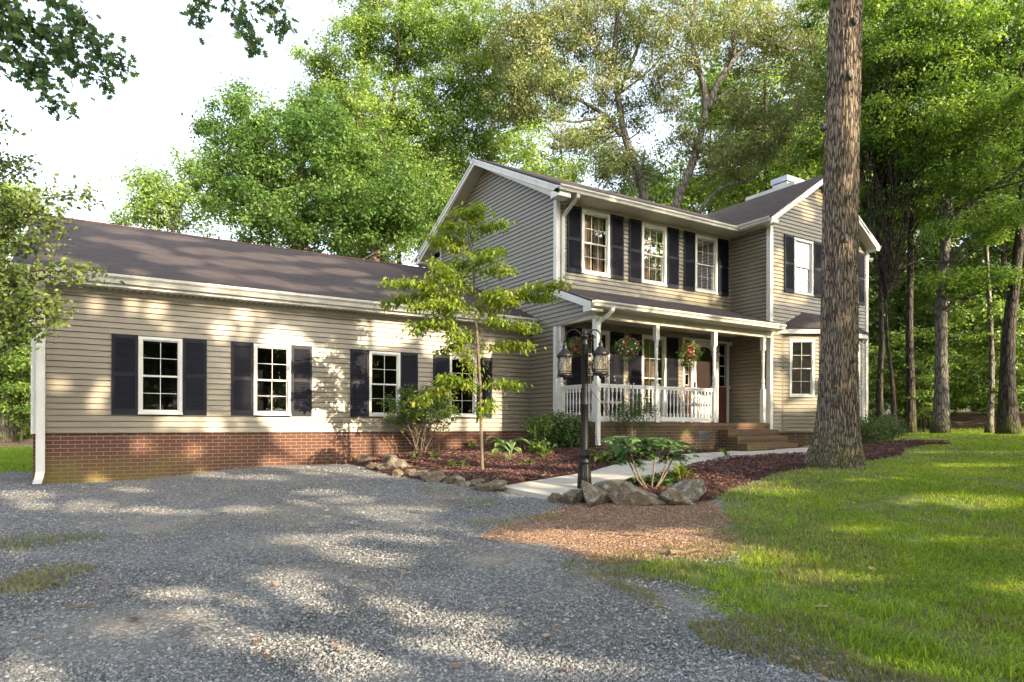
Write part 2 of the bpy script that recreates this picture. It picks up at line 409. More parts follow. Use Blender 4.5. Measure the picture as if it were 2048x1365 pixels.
M['drygrass'] = G_('grass_dry', [(0, (.07, .11, .02)), (.5, (.19, .19, .06)), (1, (.36, .29, .15))], .35)
M['variegated'] = G_('blade_striped', [(0, (.10, .16, .05)), (.5, (.25, .27, .12)), (1, (.5, .48, .28))], .3)
M['chips'] = G_('bark_chip', [(0, (0.0405, 0.0198, 0.0197)), (0.45, (0.1062, 0.0527, 0.0491)), (0.8, (0.172, 0.0933, 0.0787)), (1, (0.2631, 0.1756, 0.142))], 0, .9, .15)
M['litter'] = G_('leaf_litter', [(0, (0.103, 0.057, 0.0376)), (0.5, (0.2746, 0.177, 0.1174)), (0.85, (0.4668, 0.3162, 0.223)), (1, (0.6315, 0.468, 0.3521))], 0, .9, .15)
M['stones'] = G_('gravel_stone', [(0, (.100, .108, .120)), (.35, (.175, .186, .198)), (.7, (.265, .268, .265)), (.93, (.42, .415, .40)), (.97, (.52, .50, .46)), (1, (.30, .14, .10))], 0, .85, .3)
M['bark_oak'] = bark_mat('bark_oak', (.045, .034, .025), (.33, .262, .195), 22, 2.6, .03)
M['bark_grey'] = bark_mat('bark_grey', (.04, .035, .03), (.23, .21, .18), 7, 1.6, .02)
M['bark_dark'] = bark_mat('bark_dark', (.012, .010, .009), (.085, .07, .058), 7, 1.5, .02)
M['bark_warm'] = bark_mat('bark_warm', (.03, .02, .015), (.20, .14, .10), 8, 2, .02)
M['twig'] = plain('twig_bark', (.15, .115, .08), .9, .3, 20)
M['mulchsoil'] = plain('mulch_base', (.045, .020, .017), .95, .5, 14, 0, .2, .8, 50)
M['petal_lilac'] = plain('petal_lilac', (.6, .42, .6), .5, .2)
t = NT('lantern_glass'); tr = t.n('BsdfTransparent'); tr.inputs[0].default_value = (.62, .58, .5, 1)
df = t.n('BsdfDiffuse'); df.inputs[0].default_value = (.22, .20, .16, 1); gl = t.n('BsdfGlossy', Roughness=.08)
m1 = t.n('MixShader'); m1.inputs[0].default_value = .35; m2 = t.n('MixShader'); m2.inputs[0].default_value = .15
t.l(tr.outputs[0], m1.inputs[1]); t.l(df.outputs[0], m1.inputs[2]); t.l(m1.outputs[0], m2.inputs[1]); t.l(gl.outputs[0], m2.inputs[2])
t.l(m2.outputs[0], t.out.inputs[0]); M['lampglass'] = t.m

# ------------------------------------------------------------------ setting: ground partition
def poly_sd(px, py, poly):
    """signed distance (negative inside) to a polygon"""
    poly = np.asarray(poly)[:, :2]; n = len(poly); d = np.full(px.shape, 1e9); ins = np.zeros(px.shape, bool)
    for i in range(n):
        a = poly[i]; b = poly[(i+1) % n]; e = b-a; wx = px-a[0]; wy = py-a[1]
        tt = np.clip((wx*e[0]+wy*e[1])/(e@e+1e-12), 0, 1)
        d = np.minimum(d, np.hypot(wx-tt*e[0], wy-tt*e[1]))
        c = ((a[1] <= py) & (b[1] > py)) | ((b[1] <= py) & (a[1] > py))
        xi = a[0]+(py-a[1])/(b[1]-a[1]+1e-12)*e[0]
        ins ^= c & (px < xi)
    return np.where(ins, -d, d)
def wob(x, y, s=1.0, k=1.0):
    return k*(np.sin(x*2.1*s+1.3*np.sin(y*1.7*s))*.5+np.sin(y*2.7*s+.9*np.sin(x*3.1*s)+1)*.5+np.sin((x+y)*6.3*s)*.25+np.sin((x*1.3-y)*11*s)*.15)
P_lawn = [G(x, y) for x, y in ((1425,1000),(1460,1052),(1478,1085),(1440,1118),(1330,1118),(1230,1132),(1310,1160),(1400,1210),(1512,1276),(1650,1312),(1768,1350),(1850,1366))]
P_lawn += [np.array([3.7, 0.6, 0]), np.array([4.2, -1.0, 0]), np.array([5, -40, 0]), np.array([60, -40, 0]), np.array([60, 6, 0])]
P_lawn += [G(2047, 855), G(1930, 856), G(1800, 862), G(1762, 884), G(1810, 896), G(1800, 909), G(1740, 922), G(1640, 934), G(1560, 946), G(1500, 964), G(1440, 985)]
P_litter = [G(x, y) for x, y in ((1130,1012),(1420,1004),(1465,1052),(1480,1085),(1440,1118),(1330,1118),(1210,1130),(1120,1105),(960,1078),(1010,1050))]
P_walk_far = [G(x, y) for x, y in ((1000,981),(1090,966),(1180,951),(1256,927),(1320,919),(1361,915),(1439,909),(1500,904))]
P_walk_far += [np.array([14.0, 10.12, 0]), np.array([14.9, 10.12, 0]), np.array([15.6, 9.9, 0])]
P_walk_near = [G(x, y) for x, y in ((1122,1006),(1190,990),(1240,974),(1300,960),(1349,949),(1381,937),(1411,929),(1439,923),(1530,916),(1622,911))]
P_walk_near += [np.array([15.9, 9.3, 0])]
P_walk = P_walk_far+P_walk_near[::-1]
P_bed1 = [G(x, y) for x, y in ((668,921),(700,928),(760,945),(860,962),(1000,983))]+P_walk_far[1:-3]+[np.array(p) for p in ((14.0,10.12,0),(12.8,10.15,0),(12.8,11.05,0),(9.0,11.05,0),(9.0,13.52,0),(4.3,13.52,0))]
P_bed2 = P_walk_near[1:]+[np.array(p) for p in ((15.9,10.9,0),(21.5,10.9,0),(21.5,9.6,0))]+[G(x, y) for x, y in ((1812,897),(1800,909),(1740,922),(1640,934),(1560,946),(1500,964),(1440,985),(1415,1002),(1300,1008),(1160,1006))]
P_gravel2 = [np.array(p) for p in ((-40,-30,0),(7,-40,0),(6.5,.3,0))]
xs = np.concatenate([-np.geomspace(400, 7, 26), np.arange(-6, 21, .075), np.geomspace(21.2, 460, 50)])
ys = np.concatenate([-np.geomspace(400, 2, 22), np.arange(-1.5, 14, .075), np.geomspace(14.1, 460, 60)])
XX, YY = np.meshgrid(xs, ys); ZZ = gz(XX, YY)
ZZ = ZZ + .012*wob(XX, YY, 1.1)*np.exp(-(np.hypot(XX-5, YY-5)/18)**2)
nx, ny = len(xs), len(ys)
cx = (XX[:-1, :-1]+XX[1:, 1:])/2; cy_ = (YY[:-1, :-1]+YY[1:, 1:])/2
sdl = poly_sd(XX, YY, P_lawn)+.10*wob(XX, YY, .9); sdm = poly_sd(XX, YY, P_litter)+.09*wob(XX, YY, 1.1)
drive = np.hypot(XX-0, YY-6)*0
# gravel yard: everything left of the lawn out to the trees; grass again beyond it on the left and behind
sdg = poly_sd(XX, YY, [(-14,-14),(9,-14),(6.6,.3),(7.2,3),(9,8),(9.2,13.6),(-.7,13.6),(-.7,17.2),(-14,17.2)])+.15*wob(XX, YY, .8)
grass_w = np.clip(.5-sdl/.5, 0, 1); out_w = np.clip(.5+sdg/.6, 0, 1)
inlawn_side = (sdl > 0)
wg = np.where(sdl < .4, grass_w, out_w); wm = np.clip(.5-sdm/.45, 0, 1)
woods = np.clip((np.hypot(XX-8, YY-9)-30)/8, 0, 1)+(poly_sd(XX, YY, P_lawn) > .6)*((XX > 21)|(YY > 24))*1.0
wm = np.clip(np.maximum(wm, woods), 0, 1); wg = np.where(woods > .5, wg*.35, wg)
cell = lambda A: (A[:-1, :-1]+A[1:, 1:])/2
reg = np.zeros(cx.shape, int)                        # 0 gravel
reg[cell(wm) > .5] = 2; reg[(cell(wg) > .5)] = 1
reg[(cell(woods) > .5)] = 3
b1 = poly_sd(cx, cy_, P_bed1) < 0; b2 = poly_sd(cx, cy_, P_bed2) < 0; wk = poly_sd(cx, cy_, P_walk) < -.05
V = np.stack([XX, YY, ZZ], -1).reshape(-1, 3)
idx = np.arange(nx*ny).reshape(ny, nx)
quads = np.stack([idx[:-1, :-1], idx[:-1, 1:], idx[1:, 1:], idx[1:, :-1]], -1)
for k, nm in ((0, 'gravel_driveway'), (1, 'lawn'), (2, 'bark_litter'), (3, 'forest_floor')):
    q = quads[reg == k]
    if not len(q): continue
    us, inv = np.unique(q, return_inverse=True)
    o = mesh_obj(nm, V[us], inv.reshape(-1, 4), M['ground'], smooth=True); tag(o, kind='structure')
    for an, w in (('wgrass', wg), ('wmulch', wm)):
        a = o.data.attributes.new(an, 'FLOAT', 'POINT'); a.data.foreach_set('value', w.reshape(-1)[us].astype(np.float32))
# mulch beds: raised sheets
def sheet(name, poly, mat, h, step=.09, mound=0.0, edge=.25):
    P = np.asarray(poly)[:, :2]; x0, y0 = P.min(0)-.1; x1, y1 = P.max(0)+.1
    gx, gy = np.meshgrid(np.arange(x0, x1, step), np.arange(y0, y1, step)); sdv = poly_sd(gx, gy, P)
    z = gz(gx, gy)+h*np.clip((-sdv+.06)/.10, -1.2, 1)+mound*np.clip(-sdv/edge, 0, 1)+(.012*wob(gx, gy, 2.3) if mound else 0)
    ii = np.arange(gx.size).reshape(gx.shape); q = np.stack([ii[:-1, :-1], ii[:-1, 1:], ii[1:, 1:], ii[1:, :-1]], -1)
    q = q[(cell(sdv) < step*.8)]; us, inv = np.unique(q, return_inverse=True)
    VV = np.stack([gx, gy, z], -1).reshape(-1, 3)[us]
    return tag(mesh_obj(name, VV, inv.reshape(-1, 4), mat, smooth=True), kind='structure')
sheet('mulch_bed', P_bed1, M['mulchsoil'], .03, .08, .05)
sheet('mulch_bed', P_bed2, M['mulchsoil'], .03, .08, .04)
wb = MB()
pts = [np.array([p[0], p[1], gz(p[0], p[1])+.05]) for p in P_walk]
far = [np.array([p[0], p[1], gz(p[0], p[1])+.055]) for p in P_walk_far]; near = [np.array([p[0], p[1], gz(p[0], p[1])+.055]) for p in P_walk_near]
def resample(P, n):
    P = np.array(P); s = np.r_[0, np.cumsum(np.linalg.norm(np.diff(P, axis=0), axis=1))]
    q = np.linspace(0, s[-1], n); return np.stack([np.interp(q, s, P[:, k]) for k in range(3)], 1)
fa, na = resample(far, 60), resample(near, 60)
for i in range(59):
    wb.add([fa[i], fa[i+1], na[i+1], na[i]], [(0, 3, 2, 1)])
    dn = np.array([0, 0, -.14])
    wb.add([na[i], na[i+1], na[i+1]+dn, na[i]+dn], [(0, 1, 2, 3)]); wb.add([fa[i+1], fa[i], fa[i]+dn, fa[i+1]+dn], [(0, 1, 2, 3)])
wb.add([fa[0], na[0], na[0]+dn, fa[0]+dn], [(0, 1, 2, 3)])
tag(wb.obj('walkway', M['concrete']), kind='structure')

# ------------------------------------------------------------------ the house
YG, XM, YM, XW, YW, XE = 13.478, 9.018, 12.36, 15.017, 11.08, 19.58
Z0 = -.177                      # lowest siding row / top of the garage brick
RH = .1016
ZF = .05                        # porch floor
eX = np.array([1.0, 0, 0]); eY = np.array([0, 1.0, 0])
house = thing('house', 'tan two storey house with white trim, black shutters, front porch and long low garage wing', 'house', (0, 0, 0))

def siding(name, O, U, N, zlo, zhi, left, right, holes=(), parent=house):
    """lapped boards on a vertical wall; left/right give the wall's limits at a height"""
    b = MB(); O = np.array(O, float)
    k = math.floor((zlo-Z0)/RH+1e-6)
    while True:
        za = Z0+k*RH; zb = za+RH; k += 1
        if za >= zhi-1e-6: break
        za2, zb2 = max(za, zlo), min(zb, zhi)
        if zb2-za2 < .004: continue
        segs = [(left(za2), right(za2), left(zb2-1e-4), right(zb2-1e-4))]
        for (h0, h1, hz0, hz1) in holes:
            if zb2 > hz0+.03 and za2 < hz1-.03:
                ns = []
                for (a, c, a2, c2) in segs:
                    if h0 < c and h1 > a:
                        if h0 > a: ns.append((a, h0, a2, h0))
                        if h1 < c: ns.append((h1, c, h1, c2))
                    else: ns.append((a, c, a2, c2))
                segs = ns
        for (a, c, a2, c2) in segs:
            if c-a < .005 and c2-a2 < .005: continue
            p = lambda u, z, n: O+U*u+N*n+UP*z
            zc = min(za2+.0125, zb2-.002); f_ = (zc-za2)/(zb2-za2+1e-9); a3, c3 = a+(a2-a)*f_, c+(c2-c)*f_
            V = [p(a3, zc, .024), p(c3, zc, .024), p(c2, zb2, .008), p(a2, zb2, .008), p(a3, zc, -.03), p(c3, zc, -.03), p(a, za2, -.03), p(c, za2, -.03), p(c, za2, .008), p(a, za2, .008)]
            b.add(V, [(0, 1, 2, 3), (4, 5, 1, 0), (6, 7, 5, 4), (9, 8, 7, 6)])
    return b.obj(name, M['siding'], parent)

def strip(b, O, U, N, u0, u1, z0, z1, n0, n1): b.obox(O, U, N, u0, u1, n0, n1, z0, z1)

def window(O, U, N, u0, u1, z0, z1, cols, rows, name='window', tw=.06, room='room', back=.35, storm=False, label=None):
    O = np.array(O, float)
    b = MB()                                            # outer casing
    for (a, c, d, e) in ((u0, u0+tw, z0, z1), (u1-tw, u1, z0, z1), (u0+tw, u1-tw, z1-tw, z1), (u0+tw, u1-tw, z0, z0+tw*.8)):
        b.obox(O, U, N, a, c, -.06, .030, d, e)
    b.obox(O, U, N, u0-.01, u1+.01, .0302, .042, z0-.01, z0+.028)
    w = b.obj(name, M['white'], house)
    if label: w['label'] = label
    a, c, d, e = u0+tw, u1-tw, z0+tw*.8, z1-tw; sw = .032 if storm else .023; mid = (d+e)/2
    s = MB()                                            # sashes: upper proud of lower
    for (zz0, zz1, n0, n1) in ((mid-.018, e, -.028, -.004), (d, mid+.018, -.055, -.030)):
        s.obox(O, U, N, a, a+sw, n0, n1, zz0, zz1); s.obox(O, U, N, c-sw, c, n0, n1, zz0, zz1)
        s.obox(O, U, N, a+sw, c-sw, n0, n1, zz1-sw, zz1); s.obox(O, U, N, a+sw, c-sw, n0, n1, zz0, zz0+sw*(1.5 if zz0 == d else 1))
    s.obj('sash', M['gutter'] if storm else M['white'], w)
    g = MB(); mu = MB(); mw = .0045
    for (zz0, zz1, n) in ((mid+.014, e-sw, -.016), (d+sw*1.5, mid-.014, -.043)):
        g.obox(O, U, N, a+sw, c-sw, n-.002, n, zz0, zz1)
        for i in range(1, cols):
            uu = a+sw+(c-a-2*sw)*i/cols; mu.obox(O, U, N, uu-mw, uu+mw, n+.001, n+.009, zz0, zz1)
        for j in range(1, rows):
            vv = zz0+(zz1-zz0)*j/rows; mu.obox(O, U, N, a+sw, c-sw, n+.0015, n+.0085, vv-mw, vv+mw)
    g.obj('pane', M['glass'], w); mu.obj('muntin', M['gutter'] if storm else M['white'], w)
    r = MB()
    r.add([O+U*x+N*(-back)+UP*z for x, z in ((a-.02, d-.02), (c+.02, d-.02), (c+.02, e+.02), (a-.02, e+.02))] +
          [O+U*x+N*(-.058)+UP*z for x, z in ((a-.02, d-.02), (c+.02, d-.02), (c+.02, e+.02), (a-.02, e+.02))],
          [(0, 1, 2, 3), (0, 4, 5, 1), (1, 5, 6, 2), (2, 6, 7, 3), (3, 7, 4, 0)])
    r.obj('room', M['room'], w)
    if room == 'blind':
        q = MB(); q.obox(O, U, N, a+.01, c-.01, -.085, -.075, d+.02, e); q.obj('blind', M['blind'], w)
    if room == 'curtain':
        q = MB()
        for s0, s1 in ((a, a+(c-a)*.52), (c-(c-a)*.44, c)):
            n = 14; V = []
            for i in range(n+1):
                uu = s0+(s1-s0)*i/n; nn = -.14+.022*math.sin(i*2.2)
                V += [O+U*uu+N*nn+UP*d, O+U*uu+N*nn+UP*e]
            q.add(V, [(2*i, 2*i+2, 2*i+3, 2*i+1) for i in range(n)])
        q.obj('curtain', M['curtain'], w)
    return w

def make_shutter(wd, h):
    """louvred shutter in local space: width along x, outward -y, base at z=0"""
    b = MB(); t = .022; st = .045
    b.box(0, st, -t, 0, 0, h); b.box(wd-st, wd, -t, 0, 0, h)
    for z0, z1 in ((0, .095), (h-.075, h), (h*.5-.03, h*.5+.035)): b.box(st, wd-st, -t, 0, z0, z1)
    b.box(st, wd-st, -.003, 0, .095, h-.075)
    for z0, z1 in ((.095, h*.5-.03), (h*.5+.035, h-.075)):
        n = int((z1-z0)/.031)
        for i in range(n):
            z = z0+(z1-z0)*(i+.5)/n; x0, x1 = st+.001, wd-st-.001
            b.add([(x0, -.020, z-.011), (x1, -.020, z-.011), (x1, -.005, z+.011), (x0, -.005, z+.011),
                   (x0, -.020, z-.016), (x1, -.020, z-.016)], [(0, 1, 2, 3), (4, 5, 1, 0)])
    return b
SHC = {}
def shutter(x, y, z, wd, h):
    k = (round(wd, 2), round(h, 2))
    if k not in SHC:
        o = make_shutter(wd, h).obj('shutter', M['shutter'], house); SHC[k] = o
    else:
        o = SHC[k].copy(); C.objects.link(o); o.parent = house
    o.location = (x, y-.022, z)

# --- walls
GX0 = -.85
gwin = [(.667, 1.366), (2.6076, 3.3065), (4.9288, 5.628), (6.828, 7.527)]
siding('siding', (0, YG, 0), eX, -eY, Z0, 2.40, lambda z: GX0+.0, lambda z: XM+.01, [(a+.01, c-.01, .181, 1.537) for a, c in gwin])
gw = [window((0, YG, 0), eX, -eY, a, c, .171, 1.547, 2, 2, tw=.05, back=.9) for a, c in gwin]
for a, c in gwin:
    shutter(a-.41, YG, .155, .40, 1.41); shutter(c+.01, YG, .155, .40, 1.41)
b = MB(); b.box(GX0-.0, XM-.02, YG+.012, 23.1, -1.6, Z0); b.obj('foundation', M['brick'], house)
# garage left gable wall and back: closed body
b = MB(); b.add([(GX0, YG+.01, Z0), (GX0, 23.1, Z0), (GX0, 23.1, 2.4), (GX0, 18.29, 4.55), (GX0, YG+.01, 2.4)], [(0, 1, 2, 3, 4)])
b.add([(GX0, 23.1, Z0), (9.0, 23.1, Z0), (9.0, 23.1, 2.4), (GX0, 23.1, 2.4)], [(0, 1, 2, 3)])
b.add([(GX0+.01, YG+.2, Z0+.01), (9, YG+.2, Z0+.01), (9, 23.1, Z0+.01), (GX0+.01, 23.1, Z0+.01)], [(0, 1, 2, 3)])
b.obj('rear_wall', M['siding'], house)
# main gable end (plane X = XM), facing -X
RY, RZ, EY, EZ = 15.64, 7.19, 11.78, 5.31               # ridge, eave edge
SL = (RZ-EZ)/(RY-EY)
RB = 19.24                                              # rear wall
def gl(z):
    if z < 2.262: return YM
    if z < 3.10: return max(11.0, 10.98+(z-2.52)/.375) if z > 2.5 else 11.0
    if z < 5.40: return YM
    return RY-(RZ-.10-z)/SL
def gr_(z): return RB if z < 5.40 else RY+(RZ-.10-z)/SL
siding('gable_siding', (XM, 0, 0), eY, -eX, Z0-RH, RZ-.1, gl, gr_, [(18.35, 18.95, 4.93, 5.40)])
b = MB(); b.box(XM+.015, XE-.02, YM+.3, RB, -1.2, Z0-.1); b.box(XM+.015, XW+.2, YM+.02, YM+.3, -1.2, Z0-.1); b.obj('foundation', M['brown_brick'], house)
window((XM, 0, 0), eY, -eX, 18.33, 18.97, 4.92, 5.42, 1, 1, tw=.05)
# inside faces so that no light leaks through the shell
b = MB()
b.add([(XM+.02, YM+.02, Z0), (XM+.02, RB, Z0), (XM+.02, RB, 5.4), (XM+.02, RY, RZ-.12), (XM+.02, YM+.02, 5.5)], [(0, 1, 2, 3, 4)])
b.add([(XM, RB, -1), (XE, RB, -1), (XE, RB, 5.4), (XM, RB, 5.4)], [(0, 1, 2, 3)])
b.add([(XE-.01, YW+.05, -1), (XE-.01, RB, -1), (XE-.01, RB, 5.4), (XE-.01, YW+.05, 5.4)], [(0, 1, 2, 3)])
b.obj('rear_wall', M['siding'], house)
# main front wall
uw = [(9.735, 10.607), (11.65, 12.522), (13.58, 14.452)]
siding('siding', (0, YM, 0), eX, -eY, 3.05, 5.26, lambda z: XM, lambda z: XW, [(a+.01, c-.01, 3.59, 5.088) for a, c in uw])
lw = [(9.75, 10.605), (11.655, 12.51)]
siding('porch_siding', (0, YM, 0), eX, -eY, ZF, 2.5, lambda z: XM, lambda z: XW, [(a+.01, c-.01, .13, 2.26) for a, c in lw]+[(13.12, 14.92, -1, 2.29)])
for i, (a, c) in enumerate(uw):
    window((0, YM, 0), eX, -eY, a, c, 3.58, 5.098, 3, 2, tw=.075, room='curtain', back=.7, storm=True)
for a, c in lw: window((0, YM, 0), eX, -eY, a, c, .12, 2.27, 3, 2, tw=.075, room='curtain', back=.7)
for x in (9.30, 10.62, 11.215, 12.535, 13.145, 14.465): shutter(x, YM, 3.56, .42, 1.56)
for x in (9.31, 10.62, 11.225, 12.52): shutter(x, YM, .10, .42, 2.16)
# wing return wall (faces -X) and wing front (faces -Y)
siding('return_siding', (XW, 0, 0), eY, -eX, Z0, 5.26, lambda z: YW, lambda z: YM)
WRX, WRZ, WEX0, WEX1, WEZ, WFY = 17.14, 6.97, 14.60, 19.66, 5.345, 10.78
WS = (WRZ-WEZ)/(WRX-WEX0)
def wl(z): return XW if z < 5.45 else WRX-(WRZ-.09-z)/WS
def wr(z): return XE if z < 5.45 else WRX+(WRZ-.09-z)/WS
siding('wing_siding', (0, YW, 0), eX, -eY, Z0-.03, WRZ-.1, wl, wr, [(16.01, 16.86, 3.60, 5.07), (18.10, 18.95, 3.60, 5.07), (15.60, 19.2, .2, 2.4)])
b = MB(); b.box(XW+.02, XE-.02, YW+.015, YM+.3, -1.2, Z0-.03); b.obj('foundation', M['brown_brick'], house)
for a, c in ((16.0, 16.87), (18.09, 18.96)):
    window((0, YW, 0), eX, -eY, a, c, 3.58, 5.085, 3, 2, tw=.075, room='curtain', back=.6, storm=True)
    shutter(a-.43, YW, 3.56, .42, 1.55); shutter(c+.01, YW, 3.56, .42, 1.55)
# bay window
B0 = np.array([15.52, YW, 0]); B1 = np.array([16.40, 10.535, 0]); B2 = np.array([18.38, 10.535, 0]); B3 = np.array([19.26, YW, 0])
for i, (A, Bq) in enumerate(((B0, B1), (B1, B2), (B2, B3))):
    L = np.linalg.norm(Bq-A); U = (Bq-A)/L; N = np.array([U[1], -U[0], 0])
    h0, h1 = (.20, .87) if i != 1 else (.30, 1.80)
    siding('bay_siding', A, U, N, Z0-.03, 2.44, lambda z: 0.0, lambda z, L=L: L, [(h0+.01, h1-.01, .76, 2.27)])
    window(A, U, N, h0, h1, .753, 2.283, 2, 2, tw=.06, room='blind', back=.3, name='bay_window')
    for a_, c_ in ((-.02, .035), (L-.035, L+.02)):
        b = MB(); b.obox(A, U, N, a_, c_, .0, .03, Z0-.03, 2.44); b.obj('bay_corner_board', M['white'] if i and a_ > 0 else M['siding'], house)
b = MB(); b.prism([B0+eY*.02+UP*-1.1, B1+eY*.03+UP*-1.1, B2+eY*.03+UP*-1.1, B3+eY*.02+UP*-1.1], UP*(1.1+Z0-.032)); b.obj('foundation', M['brown_brick'], house)
o1, o2, o3, o4 = [np.array(p) for p in ((15.33, YW+.0, 0), (16.34, 10.40, 0), (18.45, 10.40, 0), (19.46, YW, 0))]
b = MB(); b.prism([p+UP*2.43 for p in (o1, o2, o3, o4)], UP*.13); b.obj('bay_fascia', M['white'], house)
T1, T2 = np.array([16.40, YW-.01, 3.09]), np.array([18.38, YW-.01, 3.09])
e = [p+UP*2.565+np.array(q) for p, q in ((o1, (-.05, 0, 0)), (o2, (-.02, -.05, 0)), (o3, (.02, -.05, 0)), (o4, (.05, 0, 0)))]
b = MB(); b.add(e+[T1, T2], [(0, 1, 4), (1, 2, 5, 4), (2, 3, 5)]); b.add(e, [(0, 3, 2, 1)]); b.obj('bay_roof', M['shingle_x'], house)

# --- corner boards
b = MB()
for (x0, x1, y0, y1, z0, z1) in ((XM-.03, XM+.085, YM-.03, YM+.085, 3.18, 5.19), (XM-.03, XM+.085, YM-.03, YM+.085, Z0, 2.26),
        (XW-.03, XW+.09, YW-.03, YW+.09, -.13, 5.26), (XE-.09, XE+.03, YW-.03, YW+.09, Z0, 5.26),
        (XM-.03, XM+.05, RB-.1, RB+.03, 4.6, 5.3), (GX0-.03, GX0+.11, YG-.03, YG+.10, Z0, 2.34)):
    b = MB(); b.box(x0, x1, y0, y1, z0, z1); b.obj('corner_board', M['white'], house)
b = MB(); b.box(XM-.035, XM-.005, YG-.035, YG-.0, Z0, 2.33); b.obj('corner_post', M['siding'], house)
b = MB(); b.box(XW-.035, XW-.005, YM-.035, YM-.005, ZF, 5.2); b.obj('corner_post', M['siding'], house)

# --- roofs (slabs)
def slab(b, quad, th=.03):
    q = [np.array(p, float) for p in quad]; n = np.cross(q[1]-q[0], q[3]-q[0]); n /= np.linalg.norm(n)
    if n[2] < 0: q = q[::-1]; n = -n
    b.prism([p-n*th for p in q], n*th)
RX0 = XM-.345
b = MB()
slab(b, [(RX0, EY, EZ), (WRX-.9, EY, EZ), (WRX-.9, RY, RZ), (RX0, RY, RZ)])
slab(b, [(RX0, RY, RZ), (XE+.3, RY, RZ), (XE+.3, 2*RY-EY, EZ), (RX0, 2*RY-EY, EZ)])
slab(b, [(WRX-.9, RY-1.4, RZ-1.4*SL), (XE+.3, RY-1.4, RZ-1.4*SL), (XE+.3, RY, RZ), (WRX-.9, RY, RZ)])
rm = b.obj('main_roof', M['shingle_x'], house)
b = MB()
slab(b, [(WEX0, WFY-.03, WEZ), (WRX, WFY-.03, WRZ), (WRX, RY, WRZ), (WEX0, RY, WEZ)])
slab(b, [(WRX, WFY-.03, WRZ), (WEX1+.02, WFY-.03, WEZ), (WEX1+.02, RY, WEZ), (WRX, RY, WRZ)])
b.obj('wing_roof', M['shingle_y'], house)
# porch roof and garage roof
b = MB(); slab(b, [(XM-.31, 10.66, 2.575), (15.0, 10.66, 2.575), (15.0, YM, 3.20), (XM-.31, YM, 3.20)], .025); b.obj('porch_roof', M['shingle_x'], house)
GRY, GRZ = 18.3, 4.69; GS = (GRZ-2.555)/(GRY-13.14)
b = MB(); slab(b, [(-1.12, 13.12, 2.555), (XM-.005, 13.12, 2.555), (XM-.005, GRY, GRZ), (-1.12, GRY, GRZ)])
slab(b, [(-1.12, GRY, GRZ), (XM-.005, GRY, GRZ), (XM-.005, 23.5, 2.54), (-1.12, 23.5, 2.54)])
gro = b.obj('garage_roof', M['shingle_x'], house)
b = MB(); b.tube([(-1.12, GRY, GRZ+.005), (XM-.02, GRY, GRZ+.005)], .028, 6)
b.obj('ridge_cap', plain('ridge_cap', (.10, .055, .05), .9), gro)

# --- fascia, rake boards, soffits
RK = []
def rake(b, p, q, w, t, vec):
    """board hanging below line p-q, thickness along vec"""
    p = np.array(p, float); q = np.array(q, float)
    b.prism([p, q, q-UP*w, p-UP*w], np.array(vec)*t)
b = MB()
d_ = .032
rake(b, (RX0+.01, EY+.02, EZ-d_-.005), (RX0+.01, RY, RZ-d_-.005), .155, .025, -eX); rake(b, (RX0+.01, RY, RZ-d_-.005), (RX0+.01, 2*RY-EY, EZ-d_-.005), .155, .025, -eX)
rake(b, (RX0-.016, EY+.02, EZ-d_-.004), (RX0-.016, RY, RZ-d_-.004), .055, .018, -eX); rake(b, (RX0-.016, RY, RZ-d_-.004), (RX0-.016, 2*RY-EY, EZ-d_-.004), .055, .018, -eX)
b.prism([(RX0-.015, EY+.02, EZ-.05), (RX0-.015, EY+.02, EZ-.24), (RX0-.015, EY+.32, EZ-.24), (RX0-.015, EY+.32, EZ-.1)], eX*(.345))
b.prism([(RX0-.015, 2*RY-EY-.02, EZ-.05), (RX0-.015, 2*RY-EY-.02, EZ-.24), (RX0-.015, 2*RY-EY-.32, EZ-.24), (RX0-.015, 2*RY-EY-.32, EZ-.1)], eX*(.345))
# wing rake
for xe, s in ((WEX0, 1), (WEX1, -1)):
    rake(b, (xe+s*.02, WFY, WEZ-d_-.005), (WRX, WFY, WRZ-d_-.005), .16, .025, -eY)
    rake(b, (xe+s*.02, WFY-.026, WEZ-d_-.004), (WRX, WFY-.026, WRZ-d_-.004), .055, .018, -eY)
b.box(WEX0+.02, WEX0+.34, WFY-.02, YW, WEZ-.14, WEZ-.05); b.box(WEX1-.14, WEX1-.0, WFY-.02, YW, WEZ-.18, WEZ-.05)
# porch rake board on the gable side
rake(b, (XM-.30, 10.70, 2.545), (XM-.30, YM-.03, 3.165), .15, .025, -eX)
b.prism([(XM-.315, 10.70, 2.53), (XM-.315, 10.70, 2.37), (XM-.315, 10.98, 2.37), (XM-.315, 10.98, 2.56)], eX*.31)
b.obj('rake_board', M['white'], house)
b = MB()
# sloped rake soffits
b.prism([(RX0+.01, EY+.3, EZ-.055-.14+.3*SL*0), (RX0+.01, RY, RZ-.19), (RX0+.01, RY, RZ-.17), (RX0+.01, EY+.3, EZ-.03)], eX*.335)
b.prism([(RX0+.01, 2*RY-EY-.3, EZ-.055-.14), (RX0+.01, RY, RZ-.19), (RX0+.01, RY, RZ-.17), (RX0+.01, 2*RY-EY-.3, EZ-.03)], eX*.335)
b.prism([(WEX0+.3, WFY, WEZ+.3*WS-.19), (WRX, WFY, WRZ-.19), (WRX, WFY, WRZ-.17), (WEX0+.3, WFY, WEZ+.3*WS-.17)], eY*.29)
b.prism([(WEX1-.14, WFY, WEZ+.12*WS-.19), (WRX, WFY, WRZ-.19), (WRX, WFY, WRZ-.17), (WEX1-.14, WFY, WEZ+.12*WS-.17)], eY*.29)
